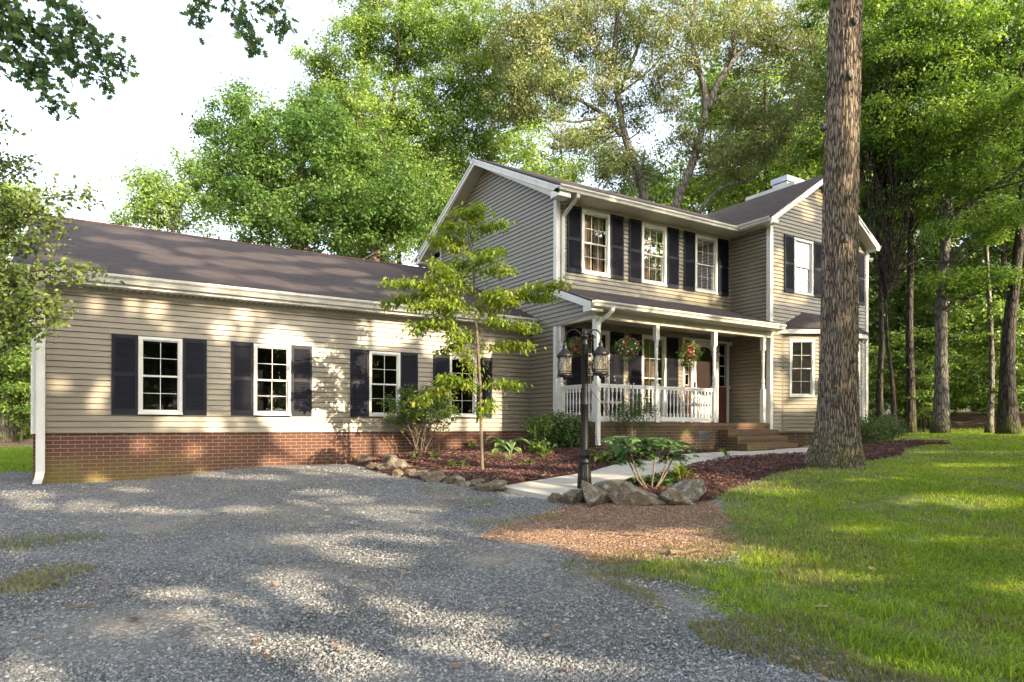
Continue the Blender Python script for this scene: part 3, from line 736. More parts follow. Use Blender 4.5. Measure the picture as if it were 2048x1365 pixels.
# level soffits
b.box(RX0+.34, XW+.0, EY+.06, YM, 5.185, 5.20); b.box(WEX0+.06, XW, WFY+.3, EY+.3, 5.21, 5.225)
b.box(-1.1, XM-.03, 13.2, YG, 2.315, 2.33); b.box(XM, XW, 11.16, YM, 2.44, 2.455); b.box(XM-.3, 14.97, 10.70, 11.0, 2.425, 2.44)
b.obj('soffit', M['soffit'], house)
b = MB()
for i in range(95):
    x = -1.0+i*.105
    b.box(x, x+.035, 13.24, 13.46, 2.312, 2.3149)
b.obj('soffit_vent', M['vent'], house)
b = MB(); b.box(-1.1, XM-.03, 13.165, 13.19, 2.33, 2.53); b.box(RX0+.01, WEX0+.0, EY+.035, EY+.06, 5.19, 5.285); b.box(WEX0+.035, WEX0+.06, WFY, EY+.06, 5.20, 5.315)
b.box(XM-.3, 14.97, 10.67, 10.70, 2.43, 2.55)
b.obj('fascia', M['white'], house)
b = MB(); rake(b, (-1.11, 13.14, 2.52), (-1.11, GRY, GRZ-.03), .15, .02, -eX); rake(b, (-1.11, GRY, GRZ-.03), (-1.11, 23.4, 2.55), .15, .02, -eX)
b.prism([(-1.11, 13.2, 2.33), (-1.11, GRY, GRZ-.18), (-1.11, GRY, GRZ-.16), (-1.11, 13.2, 2.35)], eX*.26); b.obj('rake_board', M['white'], house)
# frieze under garage eave (flat beige boards as in the picture)
b = MB(); b.box(GX0+.1, XM-.02, YG-.024, YG-.0, 2.235, 2.315); b.box(XM+.1, XW-.04, YM-.024, YM, 5.10, 5.185); b.obj('frieze', M['beige'], house)
# gutters: K profile
def gutter(p, q, out, zt, h=.115, w=.11):
    out = np.array(out, float); p = np.array(p, float); q = np.array(q, float)
    prof = [(0, 0), (0, -h), (w*.55, -h), (w*.68, -h*.55), (w*.95, -h*.30), (w*.95, 0), (w*.85, 0), (w*.85, -h*.2), (w*.6, -h*.5), (w*.5, -h*.9), (.006, -h*.9), (.006, 0)]
    bb = MB(); bb.prism([p+out*a+UP*(zt-p[2]+z) for a, z in prof], q-p); return bb
b = gutter((-1.13, 13.165, 0), (XM-.03, 13.165, 0), -eY, 2.535, .15, .115); b.obj('gutter', M['gutter'], house)
b = gutter((RX0-.015, EY+.034, 0), (WEX0+.01, EY+.034, 0), -eY, 5.30); b.obj('gutter', M['gutter'], house)
b = gutter((WEX0+.034, EY+.03, 0), (WEX0+.034, WFY-.02, 0), -eX, 5.335); b.obj('gutter', M['gutter'], house)
b = gutter((WEX1-.0, RB, 0), (WEX1-.0, WFY-.02, 0), eX, 5.33); b.obj('gutter', M['gutter'], house)
b = gutter((XM-.32, 10.669, 0), (14.99, 10.669, 0), -eY, 2.565); b.obj('gutter', M['gutter'], house)
# downspouts
def rect_tube(pts, wx, wy, mat, name='downspout'):
    bb = MB(); V = []; pts = [np.array(p, float) for p in pts]
    for p in pts: V += [p+np.array(d) for d in ((-wx, -wy, 0), (wx, -wy, 0), (wx, wy, 0), (-wx, wy, 0))]
    n = len(pts); F = [(i*4+j, i*4+(j+1) % 4, i*4+4+(j+1) % 4, i*4+4+j) for i in range(n-1) for j in range(4)]+[(3, 2, 1, 0), (4*n-4, 4*n-3, 4*n-2, 4*n-1)]
    bb.add(V, F); return bb.obj(name, mat, house)
rect_tube([(-.745, 13.10, 2.40), (-.745, 13.12, 2.32), (-.745, 13.39, 2.14), (-.745, 13.40, 2.05), (-.745, 13.40, -.80), (-.76, 13.36, -.90), (-.78, 13.20, -.985)], .062, .042, M['white'])
rect_tube([(9.19, 11.79, 5.20), (9.19, 11.80, 5.10), (9.17, 12.10, 4.93), (9.16, 12.30, 4.80), (9.155, 12.305, 4.7), (9.155, 12.305, 3.22)], .045, .03, M['gutter'])
rect_tube([(9.20, 10.63, 2.46), (9.20, 10.64, 2.38), (9.14, 10.78, 2.26), (9.07, 10.90, 2.16), (9.055, 10.91, 2.08), (9.055, 10.91, -.38), (9.04, 10.87, -.44)], .045, .033, M['white'])
# floodlights under rear eave of the gable and at the wing corner
for (x, y, z) in ((XM-.05, RB+.28, 5.10), (XE+.12, YW+.1, 5.05)):
    b = MB(); b.tube([(x, y, z+.09), (x, y, z)], .02, 6)
    for s in (-1, 1): b.tube([(x+.02*s, y, z), (x+.10*s, y-.05, z-.05), (x+.16*s, y-.1, z-.07)], [.03, .05, .075], 10)
    b.obj('floodlight', M['metalgrey'] if x < 12 else M['white'], house)

# --- chimney chase
b = MB(); b.box(17.45, 18.7, 12.05, 13.78, 5.5, 7.20); ch = b.obj('chimney', M['white'], house)
b = MB(); b.box(17.62, 18.45, 12.42, 12.92, 7.20, 7.34); b.box(17.58, 18.49, 12.38, 12.96, 7.36, 7.52)
b.box(17.66, 18.41, 12.46, 12.88, 7.335, 7.365); b.obj('chimney_cap', M['metalgrey'], ch)

# --- porch
b = MB(); b.box(XM+.0, 14.86, 11.0, YM+.02, -1.3, ZF-.101)
for i in range(3): b.box(12.95, 14.85, 11.0-.28*(i+1), 11.0-.28*i-.001, -1.3, ZF-.165*(i+1)-.101)
b.obj('porch_brick', M['brown_brick'], house)
b = MB(); b.box(XM-.012, 14.875, 10.985, YM, ZF-.10, ZF); b.obj('porch_floor', M['rowlock'], house)
for i in range(3):
    b = MB(); b.box(12.94-.0*i, 14.86, 11.0-.28*(i+1)-.012, 11.0-.28*i-.014, ZF-.165*(i+1)-.10, ZF-.165*(i+1)); b.obj('step', M['rowlock'], house)
b = MB(); b.box(12.24, 12.62, 10.993, 11.0, -.36, -.17)
for i in range(15): b.box(12.255+i*.0245, 12.264+i*.0245, 10.978, 10.993, -.35, -.18)
b.obj('foundation_vent', M['vent'], house)
b = MB(); b.box(XM+.0, XW-.03, 10.965, 11.12, 2.265, 2.435); b.obj('porch_beam', M['beige'], house)
b = MB(); b.box(XM+.0, XM+.12, 11.12, YM-.03, 2.262, 2.435); b.obj('porch_beam', M['soffit'], house)
def post_prof(z0, z1):
    return [(.047, z0), (.047, z0+.02), (.040, z0+.04), (.050, z0+.07), (.040, z0+.10), (.034, z0+.13), (.050, z0+.19), (.047, z0+.22), (.036, z0+.27), (.033, (z0+z1)/2),
            (.038, z1-.34), (.047, z1-.28), (.038, z1-.26), (.046, z1-.22), (.036, z1-.18), (.050, z1-.12), (.040, z1-.08), (.048, z1-.05), (.047, z1)]
PH = 2.262
def porch_post(x, y, rail=True):
    bb = MB(); s = .054
    bb.box(x-s, x+s, y-s, y+s, ZF+.005, .93); bb.box(x-s, x+s, y-s, y+s, 1.93, PH); bb.lathe((x, y, 0), post_prof(.93, 1.93), 14)
    return bb.obj('porch_post', M['white'], house)
for x in (9.085, 10.86, 12.80, 14.66): porch_post(x, 11.02)
porch_post(9.10, 12.27)
b = MB(); b.box(14.90, XW-.031, 10.97, 11.07, ZF-.2, PH); b.obj('corner_board', M['white'], house)
bal = None
def railing(p, q):
    global bal
    p = np.array(p); q = np.array(q); L = np.linalg.norm(q-p); U = (q-p)/L; N = np.array([U[1], -U[0], 0])
    bb = MB(); bb.obox(p, U, N, 0, L, -.035, .035, .845, .88); bb.obox(p, U, N, 0, L, -.022, .022, .80, .8445); bb.obox(p, U, N, 0, L, -.025, .025, .075, .175)
    r = bb.obj('railing', M['white'], house)
    n = int(round(L/.118)); sp = L/n
    for i in range(n):
        P = p+U*sp*(i+.5)
        if bal is None:
            cb = MB(); s = .018; cb.box(-s, s, -s, s, 0, .09); cb.box(-s, s, -s, s, .54, .625)
            cb.lathe((0, 0, 0), [(.016, .09), (.010, .11), (.019, .13), (.010, .15), (.013, .20), (.020, .33), (.011, .47), (.018, .49), (.010, .51), (.016, .54)], 8)
            bal = cb.obj('baluster', M['white'], r)
        else:
            o = bal.copy(); C.objects.link(o); o.parent = r
            P2 = P; o.location = (P2[0], P2[1], .175); continue
        bal.location = (P[0], P[1], .175)
railing((9.14, 11.02, 0), (10.806, 11.02, 0)); railing((10.914, 11.02, 0), (12.746, 11.02, 0)); railing((9.085, 11.075, 0), (9.10, 12.21, 0))

# --- front door set: sidelights, brown door, white storm door with an oval screen
b = MB()
for x0, x1, z0, z1 in ((13.11, 13.17, .06, 2.30), (14.86, 14.93, .06, 2.30), (13.17, 14.86, 2.24, 2.30), (13.42, 13.50, .06, 2.24), (14.42, 14.50, .06, 2.24)): b.box(x0, x1, YM-.035, YM+.06, z0, z1)
dr = b.obj('door_frame', M['white'], house)
for x0, x1 in ((13.17, 13.42), (14.50, 14.86)):
    b = MB()
    for a, c, z0, z1 in ((x0, x0+.05, .06, 2.24), (x1-.05, x1, .06, 2.24), (x0+.05, x1-.05, .06, 1.05), (x0+.05, x1-.05, 2.18, 2.24)): b.box(a, c, YM, YM+.04, z0, z1)
    sl = b.obj('sidelight', M['wood'], dr)
for x0, x1 in ((13.22, 13.37), (14.55, 14.81)):
    b = MB()
    for k in range(4): b.box(x0, x1, YM-.004, YM+.01, 1.05+k*.283, 1.065+k*.283)
    b.box(x0, x0+.012, YM-.004, YM+.01, 1.05, 2.18); b.box(x1-.012, x1, YM-.004, YM+.01, 1.05, 2.18)
    b.obj('sidelight_muntin', M['white'], dr)
    b = MB(); b.box(x0, x1, YM+.012, YM+.016, 1.05, 2.18); b.obj('pane', M['glass'], dr)
    b = MB(); b.box(x0-.05, x1+.05, YM+.16, YM+.17, .9, 2.24); b.obj('curtain', M['curtain'], dr)
b = MB(); b.box(13.50, 14.42, YM+.02, YM+.06, .06, 2.24); b.obj('front_door', M['wood'], house)
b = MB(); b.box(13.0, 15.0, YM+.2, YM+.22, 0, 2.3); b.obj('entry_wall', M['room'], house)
# storm door: frame with an oval opening
b = MB(); x0, x1, z0, z1 = 13.51, 14.41, .07, 2.23; cx0, cz0, ra, rb = 13.96, 1.44, .34, .66
n = 48; inner = []; outer = []
for i in range(n):
    th = 2*math.pi*i/n; c, s = math.cos(th), math.sin(th); ex = .62
    inner.append((cx0+ra*math.copysign(abs(c)**ex, c), cz0+rb*math.copysign(abs(s)**ex, s)))
    k = min((.45)/max(abs(c), 1e-6), (.79)/max(abs(s), 1e-6)); outer.append((cx0+k*c, cz0+k*s))
V = [(x, YM-.03, z) for x, z in outer]+[(x, YM-.03, z) for x, z in inner]+[(x, YM-.005, z) for x, z in inner]
b.add(V, [(i, (i+1) % n, n+(i+1) % n, n+i) for i in range(n)]+[(n+i, n+(i+1) % n, 2*n+(i+1) % n, 2*n+i) for i in range(n)])
b.box(x0, x1, YM-.03, YM-.008, z0, .49); b.box(x0, x1, YM-.03, YM-.008, .56, .65)
for k in range(9): b.box(x0+.05+k*.1, x0+.075+k*.1, YM-.028, YM-.01, .49, .56)
for xx in (x0, x1-.06): b.box(xx, xx+.06, YM-.036, YM-.031, z0, z1)
b.box(x0+.12, x1-.12, YM-.036, YM-.031, z0+.08, z0+.10); b.box(x0+.12, x1-.12, YM-.036, YM-.031, .40, .42)
sdo = b.obj('storm_door', M['white'], house)
b = MB(); b.box(x0+.04, x1-.04, YM-.006, YM-.002, .49, 2.2); b.obj('screen', M['screen'], sdo)
b = MB()
for sx in (-1, 1):
    for sz in (-1, 1):
        for k in range(3):
            c0 = np.array([cx0+sx*(.36-.05*k), YM-.034, cz0+sz*(.66-.11*k*.9+.02)])
            b.tube([c0+np.array([.03*math.cos(a), 0, .03*math.sin(a)]) for a in np.linspace(0, 2*math.pi, 9)], .007, 5, False)
b.obj('scrollwork', M['white'], sdo)
b = MB(); b.box(13.535, 13.56, YM-.075, YM-.036, 1.0, 1.14); b.obj('handle', M['black'], sdo)
b = MB(); b.tube([(13.85, 11.65, 2.44), (13.85, 11.65, 2.40)], .10, 16); b.tube([(13.85, 11.65, 2.40), (13.85, 11.65, 2.345)], [.085, .07], 16); b.obj('ceiling_light', M['lamp'], house)
b = MB(); b.box(14.94, 14.98, YM-.12, YM-.03, 2.20, 2.30); b.obj('security_camera', M['white'], house)
b = MB(); b.tube([(14.96, YM-.125, 2.25), (14.96, YM-.118, 2.25)], .022, 10); b.obj('camera_lens', M['black'], house)
b = MB(); b.box(14.955, 14.985, YM-.045, YM-.022, 1.0, 1.08); b.obj('doorbell', M['white'], house)

# ------------------------------------------------------------------ vegetation tools
def hash3(ix, iy, iz):
    h = (ix*374761393+iy*668265263+iz*2147483647) & 0xffffffff
    h = ((h ^ (h >> 13))*1274126177) & 0xffffffff
    return ((h ^ (h >> 16)) & 0xffff)/65535.0
def vnoise(P):
    P = np.asarray(P, float); i = np.floor(P).astype(np.int64); f = P-i; f = f*f*(3-2*f)
    o = 0
    for a in (0, 1):
        for b in (0, 1):
            for c in (0, 1):
                w = (f[..., 0] if a else 1-f[..., 0])*(f[..., 1] if b else 1-f[..., 1])*(f[..., 2] if c else 1-f[..., 2])
                o = o+w*hash3(i[..., 0]+a, i[..., 1]+b, i[..., 2]+c)
    return o
def unit(v): return v/(np.linalg.norm(v, axis=-1, keepdims=True)+1e-9)
SHAPES = {
 'diamond': [(-.5, 0), (0, .5), (.5, 0), (0, -.5)],
 'oval': [(-.5, 0), (-.22, .42), (.18, .42), (.5, 0), (.18, -.42), (-.22, -.42)],
 'oak': [(-.5, .03), (-.3, .13), (-.22, .42), (-.08, .17), (.06, .52), (.16, .18), (.36, .36), (.5, 0), (.36, -.36), (.16, -.18), (.06, -.52), (-.08, -.17), (-.22, -.42), (-.3, -.13), (-.5, -.03)],
}
def leafset(pos, size, asp=.6, up=.6, shape='diamond', clv=None, rs=rng, dirs=None, droop=0.0, fold=.12, jit=.3, out=None):
    """leaf polygons at pos; returns V, F, val"""
    n = len(pos); sh = np.array(SHAPES[shape]); k = len(sh)
    nrm = unit(rs.randn(n, 3)*(1-up)+np.array([0, 0, 1.0])*up+rs.randn(n, 3)*.15)
    if out is not None: nrm = unit(nrm*.55+unit(out)*.75)
    t = rs.randn(n, 3) if dirs is None else dirs+rs.randn(n, 3)*.35
    t[:, 2] -= droop
    t = unit(t-nrm*(t*nrm).sum(1, keepdims=True)); b = np.cross(nrm, t)
    s = size*(1+jit*rs.randn(n)).clip(.45, 1.8)
    V = pos[:, None, :]+t[:, None, :]*(sh[:, 0][None, :, None]*s[:, None, None])+b[:, None, :]*(sh[:, 1][None, :, None]*(s*asp)[:, None, None])
    V = V+nrm[:, None, :]*(np.abs(sh[:, 1])[None, :, None]*(s*fold)[:, None, None])
    V[:, :, 2] -= (sh[:, 0][None]+.5)**2*s[:, None]*droop*.25
    F = np.arange(n*k).reshape(n, k)
    v = rs.rand(n)
    if clv is not None: v = np.clip(.5*v+.5*clv, 0, 1)
    return V.reshape(-1, 3), F, v
def merge(sets):
    V = []; F = []; v = []; o = 0
    for a, b, c in sets: V.append(a); F.append(b+o); v.append(c); o += len(a)
    return np.concatenate(V), np.concatenate(F), np.concatenate(v)
def clumps_in(blobs, rs=rng, shell=.55):
    out = []
    for c, r, n in blobs:
        r = np.array([r]*3 if np.isscalar(r) else r, float)
        d = unit(rs.randn(n, 3)); rad = rs.rand(n)**shell
        bump = .75+.5*vnoise(d*2.2+rs.rand()*50)
        out.append(np.array(c)+d*r*(rad*bump)[:, None])
    return np.concatenate(out)
def crown(cl, nper, spread, size, asp, up, rs=rng, shape='diamond', droop=0.0, flat=.7, layered=False):
    n = len(cl); cv = rs.rand(n)
    k = rs.poisson(nper, n).clip(3); ci = np.repeat(np.arange(n), k)
    sp = spread*(.6+.8*rs.rand(n))[ci][:, None]
    off = rs.randn(len(ci), 3)*sp*np.array([1, 1, flat])
    return leafset(cl[ci]+off, size, asp, up, shape, cv[ci], rs, droop=droop, out=off/sp+np.array([0, 0, .5]))
def wiggle(p, q, n, amp, rs=rng, sag=0.0):
    p = np.array(p, float); q = np.array(q, float); t = np.linspace(0, 1, n)[:, None]; L = np.linalg.norm(q-p)
    o = np.cumsum(rs.randn(n, 3), 0); o -= o[0]+(o[-1]-o[0])*t
    return p+(q-p)*t+o*amp*L/max(1, n**.5)+np.array([0, 0, 1.0])*(sag*L*np.sin(math.pi*t))
def resam(P, n):
    P = np.array(P, float); s = np.r_[0, np.cumsum(np.linalg.norm(np.diff(P, axis=0), axis=1))]; q = np.linspace(0, s[-1], n)
    # smooth (catmull-like) by interpolating a refined, box-filtered polyline
    Q = np.stack([np.interp(q, s, P[:, k]) for k in range(3)], 1)
    if n > 8:
        for _ in range(2): Q[1:-1] = (Q[:-2]+2*Q[1:-1]+Q[2:])/4
    return Q
def skeleton(trunk, limbs, cl, rs=rng, frac=.35, r_end=.018, k=7, ang=.25):
    """trunk/limbs: (points, r0, r1). twigs run from the nearest wood to a share of the leaf clumps"""
    b = MB(); wood = []; wr = []
    for i, (P, r0, r1) in enumerate([trunk]+limbs):
        Q = resam(P, max(9, len(P)*4)); rr = np.linspace(r0, r1, len(Q))
        if i == 0: rr = rr*(1+.55*np.exp(-np.linspace(0, 9, len(Q))*1.4))
        b.tube(Q, list(rr), 12 if i == 0 else k); wood.append(Q); wr.append(rr)
    Wd = np.concatenate(wood); Wr = np.concatenate(wr)
    for c in cl[rs.rand(len(cl)) < frac]:
        v = c-Wd; d = np.linalg.norm(v, axis=1); ok = v[:, 2] > -.3*d
        d2 = np.where(ok, d, d*3)+np.abs(v[:, 2]-.6*np.hypot(v[:, 0], v[:, 1]))*.4
        j = int(np.argmin(d2)); L = d[j]
        if L < .3: continue
        P = wiggle(Wd[j], c, 6, .10, rs, .06); r0 = min(Wr[j]*.6, .012+.012*L)
        b.tube(P, list(np.linspace(r0, r_end*.4, 6)), 5, False)
    return b
def tree(name, label, cat, base, trunk, limbs, blobs, leaf, bark, nper=60, spread=.5, size=.16, asp=.6, up=.35, group=None,
         shape='diamond', shell=.55, frac=.35, seed=0, droop=0.0, flat=.7, keep=None):
    if keep is None and size < .19: nper = int(nper*1.95); size = size*.70; spread = spread*.68
    rs = np.random.RandomState(seed+100); base = np.array(base, float)
    cl = clumps_in(blobs, rs, shell)
    o = thing(name, label, cat, tuple(base), group)
    sk = skeleton(trunk, limbs, cl, rs, frac)
    sk.V = [tuple(np.array(v)-base) for v in sk.V]
    sk.obj('trunk', bark, o, smooth=True)
    V, F, v = crown(cl, nper, spread, size, asp, up, rs, shape, droop, flat)
    if keep is not None:
        k = F.shape[1]; c = V.reshape(-1, k, 3).mean(1); m_ = keep(c); V = V.reshape(-1, k, 3)[m_].reshape(-1, 3); v = v[m_]; F = np.arange(len(V)).reshape(-1, k)
    mesh_obj('crown', V-base, F, leaf, o, val=v)
    return o
def gb(x, y, d):
    """ground point under pixel column x at forward distance d"""
    p = at(x, CCY, d=d); return np.array([p[0], p[1], float(gz(p[0], p[1]))])
def atd(d): return lambda *xy: [at(x, y, d=d) for x, y in xy]

# ---- trees behind the house
T = atd(30.0); g = gb(615, 0, 30); f = T((612,500),(606,380),(600,300),(590,230))
tree('maple_tree', 'bright green bushy tree rising behind the garage roof, lit on its left side', 'tree', g, ([g]+f, .26, .05),
     [(T((608,430),(560,380),(500,330),(440,300)), .09, .02), (T((606,400),(660,340),(720,300)), .09, .02), (T((612,450),(700,420),(780,400)), .08, .02), (T((603,330),(560,250),(490,190)), .06, .015)],
     [(at(600,350,d=30), (4.4,3.2,3.0), 150), (at(500,290,d=30), (2.0,1.8,1.7), 42), (at(600,250,d=30), (2.0,2,1.6), 42), (at(690,300,d=30), (2.3,2,1.8), 50), (at(470,370,d=30), (2.2,2,1.1), 36),
      (at(560,440,d=29), (3.6,2.5,1.5), 80), (at(730,430,d=29.5), (3.0,2.5,2.0), 80), (at(480,205,d=30), (.45,.5,1.0), 7), (at(425,255,d=30), (.8,.5,.35), 7), (at(810,400,d=30), (1.6,2,2.0), 40)],
     M['L_maple'], M['bark_grey'], 92, .44, .175, .7, .45, seed=1)
T = atd(37.0); g = gb(750, 0, 37)
tree('oak_tree', 'tall yellow green oak with reddish trunk standing behind the gable of the house', 'tree', g, ([g]+T((752,500),(735,400),(722,320),(716,230),(730,120),(745,20)), .42, .08),
     [(T((735,420),(700,370),(690,300),(660,220),(630,150)), .2, .03), (T((738,440),(765,350),(772,260),(790,180),(800,60)), .26, .05), (T((770,300),(830,230),(890,190),(950,130)), .12, .03), (T((722,300),(680,250),(640,240)), .08, .02), (T((760,420),(820,360),(880,300),(910,280)), .14, .03)],
     [(at(800,60,d=37), (4.2,3.5,3.5), 120), (at(690,190,d=37), (2.6,2.5,2.2), 62), (at(640,130,d=37), (1.3,1.5,.9), 18), (at(720,90,d=37), (2.2,2,2.0), 42), (at(880,120,d=37), (3.2,3,3.2), 85),
      (at(940,60,d=37), (1.8,2,2.6), 36), (at(790,250,d=37), (3.4,3,2.2), 84), (at(900,240,d=37), (2.6,2.5,1.6), 50), (at(850,330,d=37), (2.6,2.5,1.8), 52), (at(740,340,d=36.5), (2.5,2.5,1.6), 44), (at(950,190,d=37), (1.6,1.5,1.3), 26), (at(830,430,d=36), (2.0,2,2.4), 44), (at(840,-90,d=37), (5,4,3), 60), (at(990,120,d=37), (2.2,2.5,3.6), 60), (at(660,260,d=37), (2.4,2.4,2.0), 50), (at(620,200,d=37), (1.5,1.5,1.3), 22), (at(880,400,d=36), (2.2,2,1.8), 40), (at(960,290,d=37), (1.2,1.2,.9), 12)],
     M['L_yellow'], M['bark_warm'], 92, .46, .185, .6, .35, seed=2)
T = atd(48.0); g = gb(340, 0, 48)
tree('oak_tree', 'pale distant tree with olive leaves beyond the garage ridge, farthest left', 'tree', g, ([g]+T((345,500),(350,420),(330,350)), .3, .05),
     [(T((348,460),(300,400),(270,370)), .1, .02), (T((350,430),(390,370),(400,320)), .1, .02)],
     [(at(345,400,d=48), (2.9,2.5,2.0), 85), (at(290,370,d=48), (1.6,1.5,1.4), 32), (at(390,340,d=48), (1.7,1.6,1.6), 34), (at(300,440,d=48), (2.2,2,1.2), 34), (at(430,400,d=48), (2,2,2.5), 40), (at(240,445,d=50), (1.0,1,.7), 9)],
     M['L_yellow'], M['bark_grey'], 60, .45, .2, .6, .35, seed=3)
T = atd(33.0); g = gb(1295, 0, 33)
tree('oak_tree', 'tall grey limbed oak with sparse olive crown behind the middle of the main roof', 'tree', g,
     ([g]+T((1296,480),(1292,400),(1272,330),(1245,268),(1236,190),(1226,120),(1236,30),(1240,-60)), .36, .08),
     [(T((1243,272),(1208,228),(1172,208),(1140,192),(1110,190)), .15, .04), (T((1225,242),(1185,238),(1150,246),(1110,240)), .09, .03), (T((1236,190),(1262,130),(1285,70),(1300,0)), .12, .03),
      (T((1290,390),(1285,330),(1290,300)), .12, .05), (T((1228,140),(1190,90),(1170,30),(1165,-40)), .10, .03), (T((1236,190),(1290,150),(1330,110)), .07, .02)],
     [(at(1080,60,d=33), (2.7,3,2.2), 84), (at(1180,50,d=33), (2.4,3,2.6), 70), (at(1270,60,d=33), (2.0,3,2.4), 60), (at(1080,170,d=33), (2.4,2.5,1.6), 70), (at(1150,270,d=33), (1.9,2,1.0), 26), (at(1200,180,d=33), (1.5,2,1.4), 24), (at(1240,330,d=33), (2.2,2,1.1), 36), (at(1040,110,d=33.5), (1.4,2,2.0), 26),
      (at(1300,200,d=33), (1.5,2,1.6), 24), (at(1150,-60,d=33), (5,4,2), 60), (at(1030,220,d=34), (1.5,1.5,1), 18)],
     M['L_olive'], M['bark_grey'], 80, .44, .17, .5, .25, seed=4, droop=.5)
T = atd(31.0); g = gb(1345, 0, 31)
tree('oak_tree', 'tall forked oak with bare grey limbs arching right above the wing roof valley', 'tree', g,
     ([g]+T((1340,470),(1352,400),(1382,340),(1401,270),(1416,214),(1409,180),(1396,130),(1381,80),(1388,20),(1395,-50)), .36, .07),
     [(T((1415,222),(1432,172),(1462,125),(1490,97),(1514,84),(1550,88),(1585,104)), .19, .04), (T((1416,214),(1445,190),(1480,165),(1500,140)), .09, .03), (T((1404,160),(1372,110),(1340,90),(1310,75)), .08, .02),
      (T((1470,118),(1465,70),(1455,20)), .09, .03), (T((1384,70),(1410,30),(1450,0)), .07, .02), (T((1395,430),(1420,395),(1450,372),(1500,362),(1522,340),(1535,310)), .11, .03), (T((1512,85),(1560,60),(1600,30)), .07, .02)],
     [(at(1380,60,d=31), (2.1,2.5,1.8), 38), (at(1460,40,d=31), (2.2,2.5,1.9), 40), (at(1540,70,d=31), (2.2,2.5,1.4), 38), (at(1590,140,d=31), (1.6,2,1.5), 28), (at(1340,150,d=31), (1.4,2,1.2), 20), (at(1500,230,d=31), (1.6,1.8,1.1), 28), (at(1370,270,d=31), (1.2,1.5,1.4), 18), (at(1470,310,d=31), (2.2,2,1.1), 36),
      (at(1600,30,d=31), (1.8,2,1.6), 28), (at(1480,-70,d=31), (5,4,1.6), 54), (at(1560,290,d=31), (2,2,1.2), 30), (at(1600,210,d=31), (1.3,1.6,1.2), 20)],
     M['L_olive'], M['bark_grey'], 80, .42, .165, .5, .25, seed=5, droop=.5)

# ---- near tree of the right hand woods: big trunk with flared base
def forest_tree(name, label, g, path, r0, blobs, leaf, bark, seed, nper=60, size=.15, spread=.42, flat=.35, up=.6, group='trees of the wood beside the lawn', limbs=[], asp=.7):
    return tree(name, label, 'tree', g, ([g]+path, r0, r0*.35), limbs, blobs, leaf, bark, nper, spread, size, asp, up, group, seed=seed, flat=flat)
g = G(1880, 868); d = float(g@FW); T = atd(d)
forest_tree('woodland_tree', 'nearest woodland tree at the lawn edge with bare trunk flared at its foot', g, T((1884,800),(1882,700),(1883,600),(1889,500),(1896,420),(1903,340),(1900,220),(1905,100),(1912,-60)), .225,
     [(at(1900,120,d=d-2), (3.4,3,1.2), 60), (at(1820,60,d=d-2), (2.6,2.5,1.0), 44), (at(1990,40,d=d-2), (3,3,1.2), 54), (at(1850,220,d=d-1), (2.6,2.5,.9), 44), (at(1980,200,d=d-3), (2.8,2.5,1.0), 52), (at(2020,330,d=d-3), (2.2,2.2,.9), 38), (at(1900,320,d=d-1), (2.0,2,.6), 24),
      (at(1780,160,d=d), (1.8,2,1.2), 30), (at(1990,450,d=d-2), (2.2,2,.6), 30), (at(1800,-60,d=d-1), (4,3,1.5), 60), (at(2000,-100,d=d-2), (4,3,1.5), 60), (at(1940,560,d=d-1), (1.8,1.6,.45), 20)],
     M['L_bright'], M['bark_grey'], 21, 90, .135, .42,
     limbs=[(T((1898,300),(1850,255),(1800,235),(1760,230)), .06, .02), (T((1900,250),(1950,200),(2010,170),(2060,160)), .07, .02), (T((1890,430),(1860,400),(1820,390)), .03, .01), (T((1885,525),(1840,520),(1790,540)), .03, .008), (T((1903,150),(1870,80),(1850,20)), .06, .02)])
for x, y, r, pth, lab, sd_ in (
   (1820, 852, .16, ((1822,800),(1818,650),(1822,500),(1820,350),(1812,200),(1805,60)), 'straight dark woodland trunk between the house corner and the flared tree', 22),
   (2017, 850, .27, ((2014,760),(2018,650),(2030,560),(2042,450),(2050,300)), 'broad dark woodland trunk at the right edge of the picture', 23),
   (1760, 845, .14, ((1758,780),(1764,690),(1760,560),(1770,420)), 'slim dark woodland trunk closest to the house corner', 24),
   (1978, 853, .11, ((1984,760),(1982,650),(1976,560),(1970,430),(1966,300)), 'thin pale woodland trunk left of the broad dark one', 25),
   (1790, 850, .10, ((1785,760),(1775,690),(1772,600)), 'thin leaning woodland stem right of the slim trunk by the house', 26)):
    d = {22: 27.0, 23: 24.0, 24: 27.0, 25: 26.0, 26: 25.5}[sd_]; g = gb(x, y, d); T = atd(d)
    xt = pth[-1][0]
    forest_tree('woodland_tree', lab, g, T(*pth), r, [(at(xt, 120, d=d), (3.0,3,1.6), 60), (at(xt-50, 280, d=d), (2.4,2.5,1.0), 40), (at(xt+60, 300, d=d), (2.4,2.5,.9), 40), (at(xt, 420, d=d+1), (2.6,2.5,.8), 34), (at(xt+20, -40, d=d), (3.5,3.5,1.6), 50)],
        M['L_deep' if sd_ % 2 else 'L_bright'], M['bark_dark'] if sd_ != 25 else M['bark_grey'], sd_, 60, .16, .45)

